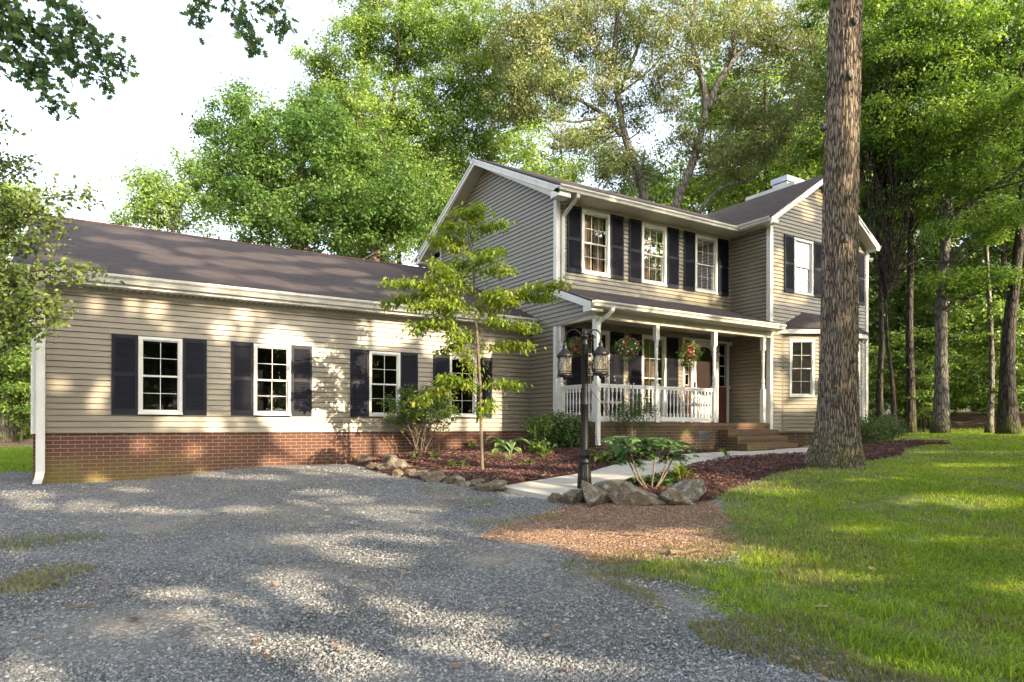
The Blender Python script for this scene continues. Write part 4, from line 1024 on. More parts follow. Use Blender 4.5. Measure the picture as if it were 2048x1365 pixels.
# ---- the woods: three kinds, copied
protos = []
for k, (leaf, bark) in enumerate(((M['L_bright'], M['bark_dark']), (M['L_deep'], M['bark_grey']), (M['L_yellow'], M['bark_dark']))):
    rs = np.random.RandomState(50+k); Hh = 19+2*k
    blobs = [((rs.randn()*1.4, rs.randn()*1.4, z), (2.6-.05*z+.6*rs.rand(), 2.6, .95), 26) for z in np.linspace(4.5+k, Hh-1, 11)]
    blobs += [((2.6*math.cos(a), 2.6*math.sin(a), 5+8*rs.rand()), (1.5, 1.5, .6), 14) for a in rs.rand(6)*6.28]
    protos.append(tree('woodland_tree', 'x', 'tree', (0, 0, 0), ([(0,0,-.3),(.1,0,5),(-.2,.2,11),(0,0,Hh-1)], .2+.04*k, .04),
        [([(0,0,z),(rs.randn()*1.5,rs.randn()*1.5,z+1.2)], .05, .01) for z in (5,7,9,12)], blobs, leaf, bark, 52, .42, .2, .65, .5, 'trees of the wood beside the lawn', seed=60+k, flat=.45))
small = tree('understory_tree', 'x', 'tree', (0, 0, 0), ([(0,0,-.2),(.15,.1,1.5),(0,.2,3.6)], .05, .015), [],
     [((0,0,z), (1.5,1.5,.4), 20) for z in (1.2,2.0,2.9,3.6)], M['L_deep'], M['bark_dark'], 46, .34, .15, .65, .65, 'understory saplings in the wood', seed=70, flat=.35)
rs = np.random.RandomState(5); spots = []
def try_spot(x, y, mind):
    if all((x-a)**2+(y-b)**2 > mind**2 for a, b in spots): spots.append((x, y)); return True
    return False
def place(x, y, first, proto, lab, group, sc):
    o = proto if first else copy_tree(proto)
    o.location = (x, y, float(gz(x, y))); o.rotation_euler = (0, 0, rs.rand()*6.28); o.scale = (sc, sc, sc*(.9+.25*rs.rand()))
    o['label'] = lab; o['group'] = group
used = [False]*3; n = 0; far = []
for t_ in range(3000):
    px = rs.uniform(-500, 2600); d = rs.uniform(29, 85); p = at(px, CCY, d=d)
    if 250 < px < 1000 and d < 62: continue
    if px <= 250 and d < 38: continue
    if 1000 <= px < 1500 and d < 42: continue
    if 1500 <= px < 1740 and d < 34: continue
    if px < 1000 and rs.rand() < .5: continue
    if try_spot(p[0], p[1], 4.6 if d < 50 else 6.5): far.append((px, d, p))
    if len(far) > 100: break
for px, d, sc, k, lab in ((430,44,.62,1,'deep green tree filling in behind the left part of the maple crown'),(560,46,.78,0,'bright green tree hidden behind the middle of the maple crown'),(690,44,.9,1,'deep green tree between the maple and the tall oak'),(800,43,.95,2,'yellow green tree low behind the tall oak, left of the gable'),
      (900,46,.9,1,'deep green tree just above the rear slope of the gable roof'),(985,43,1.0,2,'yellow green tree showing over the ridge right of the gable peak'),(1060,45,.78,0,'bright green tree low above the ridge between two oaks'),(1120,48,.98,2,'yellow green tree behind the left limbs of the grey oak'),
      (1180,40,.76,1,'deep green tree low behind the grey oak trunk'),(1330,44,.9,0,'bright green tree between the trunks of the two oaks'),(1420,40,.84,2,'yellow green tree above the roof valley'),(1500,43,.95,1,'deep green tree behind the chimney'),(1580,40,.98,0,'bright green tree right of the chimney'),(1640,44,1.05,2,'yellow green tree behind the wing ridge by the oak trunk'),(1250,50,1.05,1,'deep green tree farthest behind the grey oak')):
    p = at(px, CCY, d=d); place(p[0], p[1], not used[k], protos[k], lab, 'infill trees of the wood behind the house', sc); used[k] = True
far.sort(key=lambda q: q[1])
for px, d, p in far:
    k = rs.randint(3); sc = rs.uniform(.8, 1.15)
    if 1000 < px < 1500: sc *= .82
    if px < 1000: sc *= .52; k = 0 if rs.rand() < .6 else 2
    col = ['bright green', 'deep green', 'yellow green'][k]
    if px < 1000: lab, gp = col+' tree of the far tree line beyond the garage', 'trees of the far tree line beyond the garage'
    elif px < 1720: lab, gp = col+' tree of the wood standing behind the house', 'trees of the wood behind the house'
    else: lab, gp = col+' tree deep in the wood beyond the lawn', 'trees deep in the wood beyond the lawn'
    place(p[0], p[1], not used[k], protos[k], lab, gp+' '+col, sc); used[k] = True
for i in range(56):  # unseen trees added behind the viewer so windows reflect dark foliage
    q = SH*-(44+7*rs.rand()+(i % 2)*9)+np.cross(SH, UP)*(-75+150*i/55.0); k = rs.randint(3)
    place(q[0], q[1], False, protos[k], 'unseen tree behind the viewer, added to darken the window reflections', 'unseen trees added behind the viewer for the window reflections', rs.uniform(.46, .58))
spots = []; first = True; c_ = 0
for i in range(44):  # unseen low saplings added to fill the bright gap in window reflections
    q = SH*-(23+5*rs.rand()+(i % 2)*3)+np.cross(SH, UP)*(-44+88*i/43.0)
    place(q[0], q[1], first, small, 'unseen leafy sapling behind the viewer, added to darken the window reflections', 'unseen saplings added behind the viewer for the window reflections', rs.uniform(1.0, 1.5)); first = False
for t_ in range(2000):
    px = rs.uniform(1700, 2350) if rs.rand() < .8 else rs.uniform(-120, 70); d = rs.uniform(25.5, 42); p = at(px, CCY, d=d)
    if try_spot(p[0], p[1], 2.3):
        place(p[0], p[1], first, small, 'low leafy sapling growing under the woodland trees', 'understory saplings in the wood', rs.uniform(.7, 1.4)); first = False; c_ += 1
    if c_ > 66: break
# far leafy mass that closes the wood
cl = []
for t_ in range(2600):
    px = rs.uniform(-700, 2900); d = rs.uniform(88, 105); p = at(px, CCY, d=d); hmax = 19 if px > 1000 else 9
    cl.append([p[0], p[1], float(gz(p[0], p[1]))+rs.rand()*hmax])
V, F, v = crown(np.array(cl), 34, 1.5, .55, .7, .3, rs)
tag(mesh_obj('distant_wood', V, F, M['L_deep'], val=v), 'dark mass of far woodland closing the view behind all the trees', 'woodland', kind='stuff')
# lit woodland edge on the far left, trunk and all
d = 27; T = atd(d); g = gb(15, 0, d)
tree('woodland_tree', 'sunlit green tree with grey trunk left of the garage, seen past its corner', 'tree', g, ([g]+T((14,850),(16,760),(10,650),(0,500),(10,350)), .22, .06), [(T((12,700),(50,640),(70,600)), .06, .02)],
     [(at(10,480,d=d), (2.4,2,1.8), 60), (at(50,600,d=d), (1.6,2,1.4), 44), (at(-40,640,d=d), (2.2,2,1.6), 50), (at(30,720,d=d), (1.6,2,1.0), 40), (at(50,800,d=d+1), (1.5,1.5,1.1), 40), (at(10,400,d=d), (1.8,2,1.0), 34), (at(20,860,d=d+2), (1.6,1.4,.7), 30)],
     M['L_yellow'], M['bark_grey'], 66, .36, .14, .65, .4, seed=31)

# ------------------------------------------------------------------ big oak in the lawn
def bark_trunk(path, rad, nseg=420, k=150, seed=3, amp=.024):
    Q = resam(path, nseg); s = np.linspace(0, 1, nseg); hh = Q[:, 2]
    th = np.arange(k)/k*2*math.pi
    z = hh[:, None]+0*th; r = np.interp(hh, *rad)[:, None]+0*th
    P = np.stack([np.cos(th)[None]*13+0*z, np.sin(th)[None]*13+0*z, z*5.0], -1)
    w = vnoise(P*.5)*2.2
    rid = 1-np.abs(2*vnoise(P+w[..., None]*np.array([.6, .6, .3]))-1)         # ridged, vertically drawn out
    rid2 = 1-np.abs(2*vnoise(P*2.1+9)-1)
    P3 = np.stack([np.cos(th)[None]*2+0*z, np.sin(th)[None]*2+0*z, z*.8], -1)
    disp = amp*(rid**2*1.0+rid2*.45-.7)+.035*(vnoise(P3)-.5)
    flare = np.exp(-(hh-hh[0])/.42)[:, None]
    lob = (.5+.5*np.cos(th*5+1.2))**1.5*.16+(.5+.5*np.cos(th*3-.4))*.06
    r = r+disp+flare*lob[None]
    V = np.stack([Q[:, 0:1]+r*np.cos(th), Q[:, 1:2]+r*np.sin(th), z+0*r], -1).reshape(-1, 3)
    i, j = np.meshgrid(np.arange(nseg-1), np.arange(k), indexing='ij')
    F = np.stack([i*k+j, i*k+(j+1) % k, (i+1)*k+(j+1) % k, (i+1)*k+j], -1).reshape(-1, 4)
    return V, F
og = np.array([10.72, 6.62, -.76]); od = float(og@FW); T = atd(od)
pth = [og+UP*-.06]+T((1676,840),(1679,700),(1681,400),(1687,200),(1692,0),(1700,-350),(1705,-700))
V, F = bark_trunk(pth, ([-.8, -.4, .2, 1.2, 4, 7.3, 13], [.40, .345, .305, .285, .268, .250, .17]))
oak = thing('oak_tree', 'massive bare oak trunk with furrowed bark standing in the lawn before the wing', 'tree', tuple(og))
mesh_obj('trunk', V-og, F, M['bark_oak'], oak, smooth=True)
for (x, y, rr, sx) in ((1708, 45, .055, 1), (1700, 150, .075, .6), (1690, 478, .06, .3), (1648, 255, .05, -1)):
    b = MB(); c = at(x, y, d=od-.24); b.lathe((0, 0, 0), [(rr*1.5, 0), (rr*1.2, .03), (rr, .05), (rr*.55, .055), (rr*.2, .045)], 12)
    n_ = 60; vv = b.V[-60:]; dirv = unit(-FW*.8+RT*sx*.9+UP*.1); a = unit(np.cross(dirv, UP)); c2 = np.cross(a, dirv)
    b.V[-60:] = [tuple(c+a*v[0]+c2*v[1]+dirv*(v[2])-og) for v in vv]
    b.obj('knot', M['bark_grey'], oak, smooth=True)
rs = np.random.RandomState(8); blobs = []
for k in range(16):
    a = rs.rand()*6.28; rr = rs.rand()**.5*4.5; blobs.append(((og[0]+.9+rr*math.cos(a), og[1]+rr*math.sin(a), 13+4.0*rs.rand()), (1.6, 1.6, .8), 12))
cl = clumps_in(blobs, rs)
sk = MB(); top = np.array(pth[-1])
for c in [np.array(b_[0]) for b_ in blobs]:
    st = pth[-2]+(top-pth[-2])*rs.rand(); sk.tube(wiggle(st, c, 8, .1, rs, .05)-og, list(np.linspace(.10, .02, 8)), 6)
sk.obj('limb', M['bark_oak'], oak, smooth=True)
V, F, v = crown(cl, 50, .5, .2, .6, .4, rs); mesh_obj('crown', V-og, F, M['L_oak'], oak, val=v)

# ------------------------------------------------------------------ oak boughs hanging in at top left, and the beech at the left edge
def bough_tree(name, label, g, trunk, boughs, leafmat, bark, shape, size, asp, nleaf, spread, seed, up=.35, droop=.3):
    rs = np.random.RandomState(seed); o = thing(name, label, 'tree', tuple(g)); b = MB(); sets = []
    b.tube(resam(trunk[0], 14), list(np.linspace(trunk[1], trunk[2], 14)), 12)
    for P, r0, dens, wid in boughs:
        n = max(10, len(P)*5); Q = resam(P, n); b.tube(Q, list(np.linspace(r0, .004, n)), 6)
        for i in range(2, n):
            for q in range(dens):
                dr = unit(rs.randn(3)*np.array([1, 1, .55])-UP*.15); L = wid*(.35+.65*rs.rand())*(1.1-.5*i/n)
                E_ = Q[i]+dr*L; tw = wiggle(Q[i], E_, 4, .12, rs); b.tube(tw, [.006, .004, .003, .002], 4, False)
                k = nleaf; tt = rs.rand(k)**.6; pos = Q[i]+(E_-Q[i])*tt[:, None]+rs.randn(k, 3)*spread
                sets.append(leafset(pos, size, asp, up, shape, np.full(k, rs.rand()), rs, dirs=np.tile(dr, (k, 1)), droop=droop, fold=.1, jit=.2))
    b.V = [tuple(np.array(v)-g) for v in b.V]; b.obj('trunk', bark, o, smooth=True)
    V, F, v = merge(sets); mesh_obj('crown', V-g, F, leafmat, o, val=v); return o
D = 8.5; T = atd(D)
g = np.array([-6.2, 5.2, float(gz(-6.2, 5.2))]); hub = np.array([-5.6, 5.6, 7.4])
hub2 = np.array([-5.9, 5.5, 6.0])
bough_tree('oak_tree', 'oak boughs with lobed leaves hanging in at the top left corner', g, ([g, (-6.1,5.3,2), hub2, hub, (-5.4,5.6,10)], .26, .12),
   [([hub]+T((-120,-90),(0,0),(90,62),(180,108),(240,118)), .035, 4, .42), ([hub]+T((-60,-60),(40,40),(120,95),(160,130),(200,160)), .02, 4, .42), ([hub]+T((-100,60),(-10,110),(60,150),(110,190),(125,205)), .018, 4, .32),
    ([hub]+T((-40,-140),(60,-40),(130,10),(180,40),(205,80)), .02, 4, .42), ([hub]+T((-90,0),(0,60),(60,90),(90,120)), .02, 4, .40), ([hub]+T((-100,-20),(-20,30),(40,100),(60,140)), .02, 3, .25),
    ([hub]+T((150,-260),(330,-120),(430,-40),(470,20),(500,55),(505,80)), .022, 3, .24), ([hub]+T((200,-280),(380,-130),(480,-50),(530,0),(560,30),(570,50)), .018, 3, .22), ([hub]+T((180,-250),(340,-110),(400,-40),(420,0),(405,35)), .016, 3, .2)],
   M['L_oak'], M['bark_dark'], 'oak', .098, .95, 12, .075, 41)
D = 8.2; T = atd(D); g = gb(-190, 0, D); hub = at(-190, 560, d=D); h2 = at(-200, 700, d=D); h3 = at(-185, 430, d=D)
bough_tree('beech_tree', 'beech branches with small oval leaves reaching past the garage corner from the left edge', g, ([g, h2, hub, h3, at(-180,250,d=D)], .12, .05),
   [([h3]+T((-80,330),(-30,270),(0,245),(25,255)), .012, 2, .2), ([h3]+T((-90,380),(-20,330),(20,320),(45,330)), .012, 3, .25), ([h3]+T((-90,400),(0,360),(50,330),(72,340)), .014, 2, .2), ([h3]+T((-80,430),(20,410),(100,395),(150,390),(185,395)), .014, 3, .24),
    ([hub]+T((-60,470),(20,440),(80,430),(120,455)), .014, 5, .34), ([hub]+T((-60,520),(10,500),(60,490),(95,480)), .014, 5, .36), ([hub]+T((-60,560),(30,548),(90,540),(140,545),(185,545)), .014, 5, .26), ([hub]+T((-60,600),(20,590),(70,590),(110,610)), .014, 6, .34),
    ([h2]+T((-60,640),(10,630),(60,625),(120,628)), .012, 5, .28), ([h2]+T((-60,680),(0,665),(40,655),(90,650)), .012, 6, .28), ([h2]+T((-70,720),(-10,690),(20,680),(40,690)), .012, 5, .25), ([hub]+T((-60,500),(0,470),(30,440),(60,400)), .012, 5, .3),
    ([hub]+T((-90,540),(-30,540),(10,560),(50,570)), .012, 6, .36), ([h2]+T((-90,620),(-30,620),(10,640),(30,650)), .012, 6, .36), ([hub]+T((-90,450),(-20,420),(20,400),(40,420)), .012, 5, .3)],
   M['L_beech'], M['bark_grey'], 'oval', .056, .62, 8, .075, 42, droop=.1)

# ------------------------------------------------------------------ trees behind the viewer, between the sun and the house: they throw the dappled shade
SUo = unit(np.cross(SH, UP)); SV = np.cross(SUo, LD); SV = SV if SV[2] > 0 else -SV
def suv(p): p = np.asarray(p, float); return np.stack([p@SUo, p@SV], -1)
LIT = []; SOFT = []
def lit(fn, x, y, rx, ry, rot=0.0):
    if fn is roofG: ry *= 1.1
    c, s = math.cos(R(rot)), math.sin(R(rot))
    p0 = suv(fn(x, y)); pa = suv(fn(x+rx*c, y+rx*s))-p0; pb = suv(fn(x-ry*s, y+ry*c))-p0
    ex_ = .02 if fn in (wallG, wallM, wallW) else .045
    if fn in SOFT: ex_ = .3
    if fn is roofG: ex_ = .035
    na, nb = np.linalg.norm(pa), np.linalg.norm(pb); pa = pa*(na+ex_)/(na+1e-9); pb = pb*(nb+ex_)/(nb+1e-9)
    LIT.append((p0, np.linalg.inv(np.stack([pa, pb], 1)+np.eye(2)*1e-6)))
wallG = lambda x, y: at(x, y, Y=YG); wallM = lambda x, y: at(x, y, Y=YM); wallW = lambda x, y: at(x, y, Y=YW); porchF = lambda x, y: at(x, y, Y=10.9)
def roofG(x, y):
    r = FW + R2*(x-1024)/CF - U2*(y-CCY)/CF         # plane z = 2.555 + GS (Y - 13.14)
    t = (2.555-GS*13.14)/(r[2]-GS*r[1]); return r*t
trunkF = lambda x, y: at(x, y, d=od-.25)
for a in ((190,612,16,18),(262,610,14,22),(310,618,20,22),(442,662,20,16),(492,628,26,12),(118,772,22,14),(205,775,16,18),(190,805,16,24),(425,852,20,14),(350,846,40,8),
          (275,890,24,12),(390,900,18,12),(195,962,22,12),(660,735,28,55),(770,668,60,26),(725,760,22,70),(880,690,36,30),(870,846,50,22),(950,850,50,16),(985,835,22,36),(990,790,18,26),(980,712,14,30),(925,890,30,14),(700,880,26,18),(590,858,24,8),(330,655,16,8),(400,600,14,8)): lit(wallG, *a)
for a in ((110,490,40,7),(105,515,42,7),(200,480,30,5),(265,490,36,8),(300,500,40,7),(250,465,40,4),(345,520,62,9),(420,505,60,7),(470,528,60,8),(420,548,50,6),(540,515,60,7),(580,540,60,7),(640,520,50,6),(520,560,50,7),(600,575,50,6),(690,545,50,6),(700,580,46,6),(740,565,30,5),(360,478,50,4),(460,475,50,4),(620,500,40,4),(170,530,34,6),(270,545,30,5),(800,590,40,5),(900,560,22,7)): lit(roofG, *a, 6)
for a in ((50,990,60,10),(60,1012,50,8),(180,1010,50,8),(175,1022,50,5),(280,1020,46,6),(350,1026,56,5),(260,980,34,6),(480,1020,48,5),(420,950,30,6),(520,955,60,5),(640,945,40,6),(590,1010,36,6),(640,985,50,5),(700,1000,50,6),(760,1020,50,8),(800,1035,50,8),(850,1020,40,5),(620,1082,66,10),(720,1070,40,6),(820,1078,50,6),(690,1105,50,9),(760,1120,66,11),(560,1155,50,11),(600,1180,66,15),(520,1200,60,12),(620,1215,50,9),(350,1190,60,10),(370,1235,70,15),
          (250,1260,60,10),(450,1275,60,18),(560,1290,70,20),(680,1300,80,22),(800,1300,80,18),(920,1290,80,18),(860,1240,70,14),(960,1250,60,12),(780,1210,50,10),(700,1340,90,20),(1050,1330,90,16),(1180,1340,90,14),(60,1345,60,18),(1240,1085,190,16),(1130,1072,110,11),(1300,1105,120,16),(1390,1095,60,16),(1450,1105,60,12),(1560,1120,60,10),(1340,1065,80,7),
          (1500,972,60,9),(1560,985,50,8),(1470,988,40,6),(1890,1000,90,11),(1980,1010,70,14),(1820,1005,50,6),(1750,960,60,4),(1940,932,90,5),(1860,905,60,3),(2000,905,50,3),(1700,1160,60,8),(1580,1165,40,6),(1080,975,50,8),(1150,965,60,8),(1040,990,30,5),(790,935,60,8),(870,925,60,6),(960,930,60,6),(1010,935,50,6),(900,950,50,5),(1020,960,40,6),(1100,940,40,5),(1390,965,60,10),(1440,975,40,8),(1600,1345,90,8),(1850,1340,70,14),(1760,1330,50,8)): lit(G, *a)
for a in ((1178,470,7,50),(1182,540,14,24),(1215,548,12,12),(1160,530,8,10),(1340,585,30,8),(1400,598,36,10),(1437,560,8,36),(1350,715,16,8),(1295,740,36,26),(1230,745,10,40),(1250,770,14,24),(1345,770,30,40),(1410,790,34,60),(1275,800,30,24)): lit(wallM, *a)
for a in ((1560,520,14,24),(1556,560,16,26),(1555,600,14,14),(1600,405,16,14),(1615,430,14,16),(1590,600,24,10),(1640,395,12,16),(1725,520,14,70),(1726,440,14,26),(1640,560,14,30),(1550,690,16,30),(1556,780,12,40),(1600,700,34,40),(1650,740,26,60),(1600,820,36,14),(1715,820,14,26),(1600,760,16,20)): lit(wallW, *a)
for a in ((1300,640,40,8),(1360,648,34,8),(1450,660,50,9),(1520,668,26,9),(1240,628,26,4),(1330,625,60,4),(1500,650,50,4),(1540,660,30,10),(1275,880,8,30),(1380,880,10,20),(1500,850,14,6),(1180,300,4,4),(1310,790,10,16),(1425,800,10,30),(1130,300,2,2)): lit(porchF, *a)
for a in ((1700,60,14,60),(1698,180,12,40),(1700,110,10,70),(1702,260,9,50),(1690,370,12,16),(1706,330,6,30),(1700,420,9,8),(1690,500,8,20),(1680,640,8,12)): lit(trunkF, *a)
dogF = lambda x, y: at(x, y, d=10.2)
SOFT.append(dogF)
for a in ((900,450,60,30),(960,500,60,30),(860,580,80,30),(1080,575,60,22),(940,640,70,30),(1020,660,50,16),(1010,765,34,12),(870,770,50,16),(850,860,50,30),(1100,850,40,16)): lit(dogF, *a)
for dd_, pts__ in ((12.6, ((1012,890,50,26),(1000,915,46,16),(1110,850,50,26),(1078,870,30,30),(850,840,70,50),(905,820,50,40),(945,900,26,12))), (9.7, ((1235,880,40,14),(1330,893,40,10),(1290,965,30,16),(1355,960,26,12),(1200,905,30,14),(1230,990,40,10),(1375,985,26,14)))):
    pf = (lambda q: (lambda x, y: at(x, y, d=q)))(dd_); SOFT.append(pf)
    for a in pts__: lit(pf, *a)
for a in ((1500,1112,70,14),(1620,1152,60,10),(1350,1125,70,7),(1700,1060,70,7),(1900,1080,80,9),(2000,1180,60,12)): lit(G, *a)
beechF = lambda x, y: at(x, y, d=8.2)
SOFT.append(beechF)
for a in ((60,470,50,24),(30,560,50,26),(80,600,50,24),(30,650,40,26),(120,540,40,14),(100,400,60,12),(-10,500,30,50),(90,640,30,12)): lit(beechF, *a)
LP0 = np.array([a[0] for a in LIT]); LPI = np.stack([a[1] for a in LIT])
def keep_shade(c):  # cuts crown leaves away where sun must reach the chosen lit patches
    q = suv(c); m_ = np.ones(len(q), bool)
    for i in range(len(LP0)):
        w = (q-LP0[i])@LPI[i].T; m_ &= (w*w).sum(1) > 1.0
    return m_
shade_n = [0]
def shade_tree(u, s, r0, seed, zlo, zhi):
    """tree standing s metres down-sun of the origin, crown between two heights of the sun's view"""
    rs = np.random.RandomState(seed); b0 = SUo*u+SH*s; g = np.array([b0[0], b0[1], float(gz(b0[0], b0[1]))])
    se, ce = math.sin(R(SUN_EL)), math.cos(R(SUN_EL)); toz = lambda v: (v-s*se)/ce
    blobs = []
    for vv in np.arange(zlo, zhi, 1.25):
        for k in range(2):
            q = b0+SUo*rs.uniform(-2.6, 2.6)+SH*rs.uniform(-2.2, 2.2); blobs.append(((q[0], q[1], toz(vv+rs.uniform(-.4, .4))), (1.9, 1.9, 1.0), 15))
    Ht = toz(zhi)
    lab = ['', ''][0]
    shade_n[0] += 1
    tree('shade_tree', 'tall unseen tree behind the viewer, crown cut open to let lit patches through', 'tree', g, ([g, g+UP*Ht*.4+eX*.3, g+UP*Ht*.9], .15, .04), [], blobs, M['L_bright'], M['bark_dark'], 150, .50, .135, .7, .2,
         'tall unseen trees behind the viewer shaping the dappled sunlight', seed=seed, flat=.8, keep=keep_shade, frac=.05)
# u grows to the left of the travelling light; find the span that matters
SPAN = suv(np.array([(-4, 14, 0), (22, 11, 0), (14, 2, -1), (-4, 5, -1), (9, 15.6, 7.2), (17, 11, 7)]))
umin, umax = SPAN[:, 0].min()-1, SPAN[:, 0].max()+1
k = 0
for row, s in enumerate((-11, -15)):
    for u in np.arange(umin-1+row*2.1, umax+2, 4.3):
        shade_tree(u, s+1.0*math.sin(k*2.3), .3, 300+k, -1.6, (8.8 if u > 12.5 else 10.8 if row else 11.6)); k += 1

# ------------------------------------------------------------------ lamp post
lg = G(1169, 987); lg[2] -= .02; ld = float(lg@FW); LS = ld/CF                       # metres per photo pixel there
lp = thing('lamp_post', 'black cast iron garden lamp post with two hanging lanterns beside the walkway', 'lamp post', tuple(lg))
Hl = (849.1-664)*LS-lg[2]
b = MB(); H = Hl
b.lathe((0,0,0), [(.115,0),(.115,.03),(.100,.05),(.098,.10),(.088,.30),(.080,.42),(.078,.45),(.088,.46),(.088,.48),(.070,.50),(.066,.53),(.080,.55),(.080,.575),(.060,.60),(.056,.64),(.054,1.0),(.050,1.28),(.060,1.29),(.060,1.305),(.050,1.32),(.046,1.34),(.045,H-.20),(.052,H-.19),(.052,H-.16),(.046,H-.15),(.046,H-.08),(.058,H-.075),(.058,H-.055),(.03,H-.05),(.022,H-.035),(.034,H-.02),(.03,H),(.010,H+.02),(.008,H+.04)], 20)
for k in range(10):
    a = k/10*2*math.pi; r0 = .098; b.tube([(.097*math.cos(a), .097*math.sin(a), .08), (.082*math.cos(a), .082*math.sin(a), .42)], .009, 5, True)
b.obj('post', M['black'], lp, smooth=True)
for s, off, drop in ((-1, .195, 0), (1, .165, 0)):
    axis = unit(RT*s*1.0-FW*(.75 if s > 0 else -.35)); a0 = np.array([0, 0, H-.13])
    b = MB(); L = off*1.25
    pts_ = [a0+axis*.04+UP*-.02]
    for k in range(17):
        th = math.pi*1.06*k/16; pts_.append(a0+axis*(.045+L*.52-L*.52*math.cos(th))+UP*(.02+L*.62*math.sin(th)))
    b.tube(pts_, .0105, 8)
    e_ = pts_[-1]; cc = a0+axis*(L*.62)+UP*.03
    b.tube([cc+axis*(.045-.003*k)*math.cos(k*.5)+UP*(.045-.003*k)*math.sin(k*.5) for k in range(14)], .007, 6)
    b.tube([a0+axis*.05, a0+axis*.10+UP*-.03, cc+axis*-.02+UP*-.03, cc+axis*.03+UP*.01], .008, 6)
    b.obj('arm', M['black'], lp, smooth=True)
    ax = e_; c0 = np.array([ax[0], ax[1], 0]); zt = e_[2]
    b = MB(); R_ = .106
    b.lathe(c0, [(.008, zt-.0), (.02, zt-.015), (.012, zt-.03), (.03, zt-.045), (.038, zt-.065), (.03, zt-.085), (.045, zt-.10), (.058, zt-.125), (.10, zt-.165), (R_+.015, zt-.195), (R_+.012, zt-.215), (R_-.006, zt-.218)][::-1], 18)
    zb = zt-.475
    ln = b.obj('lantern', M['bronze'], lp, smooth=True)
    b = MB()
    b.lathe(c0, [(.006, zb-.075), (.018, zb-.065), (.03, zb-.035), (R_-.03, zb-.03), (R_+.004, zb-.02), (R_+.004, zb+.012), (R_-.01, zb+.014)], 18)
    b.obj('lantern_base', M['bronze'], ln, smooth=True)
    b = MB()
    for k in range(6):
        a = k/6*2*math.pi; a2 = (k+1)/6*2*math.pi
        P = lambda an, z: c0+np.array([R_*.96*math.cos(an), R_*.96*math.sin(an), z])
        b.tube([P(a, zb+.01), P((a+a2)/2, (zb+zt-.21)/2), P(a2, zt-.215)], .0045, 5, False); b.tube([P(a2, zb+.01), P((a+a2)/2, (zb+zt-.21)/2), P(a, zt-.215)], .0045, 5, False)
    for z in (zb+.02, zb+.05, zt-.235): b.tube([P(a, z) for a in np.linspace(0, 2*math.pi, 19)], .005, 5, False)
    for k in range(6):
        a = k/6*2*math.pi; q = c0+np.array([(R_+.012)*math.cos(a), (R_+.012)*math.sin(a), zb-.02]); b.tube([q, q+UP*-.022+unit(q-c0)*0, q+UP*-.012+unit(np.array([q[0]-c0[0], q[1]-c0[1], 0]))*.018], .006, 5)
    b.obj('cage', M['bronze'], ln)
    b = MB(); n_ = 20
    V = [c0+np.array([.10*math.cos(2*math.pi*i/n_), .10*math.sin(2*math.pi*i/n_), z]) for z in (zb+.012, zt-.22) for i in range(n_)]
    b.add(V, [(i, (i+1) % n_, n_+(i+1) % n_, n_+i) for i in range(n_)]); b.obj('glass', M['lampglass'], ln, smooth=True)
    b = MB(); b.lathe(c0, [(.016, zb+.02), (.016, zb+.12), (.012, zb+.14), (.006, zb+.17)], 8); b.obj('candle_bulb', M['curtain'], ln)

# ------------------------------------------------------------------ rocks
def rock(label, cat, g, w, dth, h, seed, rz=0.0, group=None, sink=.25, tilt=0.0):
    rs = np.random.RandomState(seed)
    import bmesh
    bm = bmesh.new(); bmesh.ops.create_icosphere(bm, subdivisions=5 if w > .3 else 4, radius=1)
    V = np.array([v.co[:] for v in bm.verts]); F = [[v.index for v in f.verts] for f in bm.faces]; bm.free()
    r = np.ones(len(V))
    for k in range(15):
        n_ = unit(rs.randn(3)*np.array([1, 1, 1.2])); c = V@n_; lim = rs.uniform(.42, .80); r = np.minimum(r, np.where(c > .05, lim/np.maximum(c, .05), 9))
    r = r*1.30*(1+.08*(vnoise(V*2.2+rs.rand()*30)-.5)+.07*(vnoise(V*6+rs.rand()*30)-.5)+.05*(vnoise(V*14)-.5))
    P = V*r[:, None]*np.array([w/2, dth/2, h*.62]); P[:, 2] += P[:, 0]*tilt+h*(.5-sink)
    c, s = math.cos(rz), math.sin(rz); P = np.stack([P[:, 0]*c-P[:, 1]*s, P[:, 0]*s+P[:, 1]*c, P[:, 2]], 1)
    o = mesh_obj('rock', P, F, M['rock'], smooth=False); o.location = tuple(g); return tag(o, label, cat, group)
YR = math.atan2(RT[1], RT[0])
def rock_px(label, x, y, wpx, hpx, seed, grp, tilt=0.0, dk=.75, lift=0.0, rz=0.0):
    g = G(x, y); k = float(g@FW)/CF; w = wpx*k; h = hpx*k*1.3; w *= 1.05; g = g+unit(FW)*w*dk*.35; g[2] += lift*k
    return rock(label, 'rock', g, w*1.06, max(w*dk, h*1.1), h, seed, YR+rz, grp, .18, tilt)
GB = 'large boulders at the foot of the lamp post'
rock_px('flat boulder in front of the lamp post, leftmost of the large group', 1145, 1010, 66, 26, 11, GB, .05)
rock_px('small pale grey stone at the walkway corner, left of the flat boulder', 1112, 1008, 30, 20, 12, GB)
rock_px('tall humped boulder right of the lamp post foot', 1193, 1013, 62, 40, 13, GB)
rock_px('flat slab lying behind the humped boulder', 1224, 994, 66, 22, 14, GB, 0, .6)
rock_px('largest boulder, long and rounded, in the middle of the big group', 1270, 1015, 98, 36, 15, GB, -.05)
rock_px('low mossy boulder leaning against the pointed one', 1355, 1014, 76, 24, 16, GB)
rock_px('pointed boulder rising to the right, last before the lawn', 1384, 1008, 72, 42, 17, GB, .22)
rock_px('small tan rock under the cut leaf plant, on the walkway side', 1260, 978, 40, 16, 18, GB)
rock_px('small round rock behind the plant, near the lime hostas', 1340, 976, 26, 15, 19, GB)
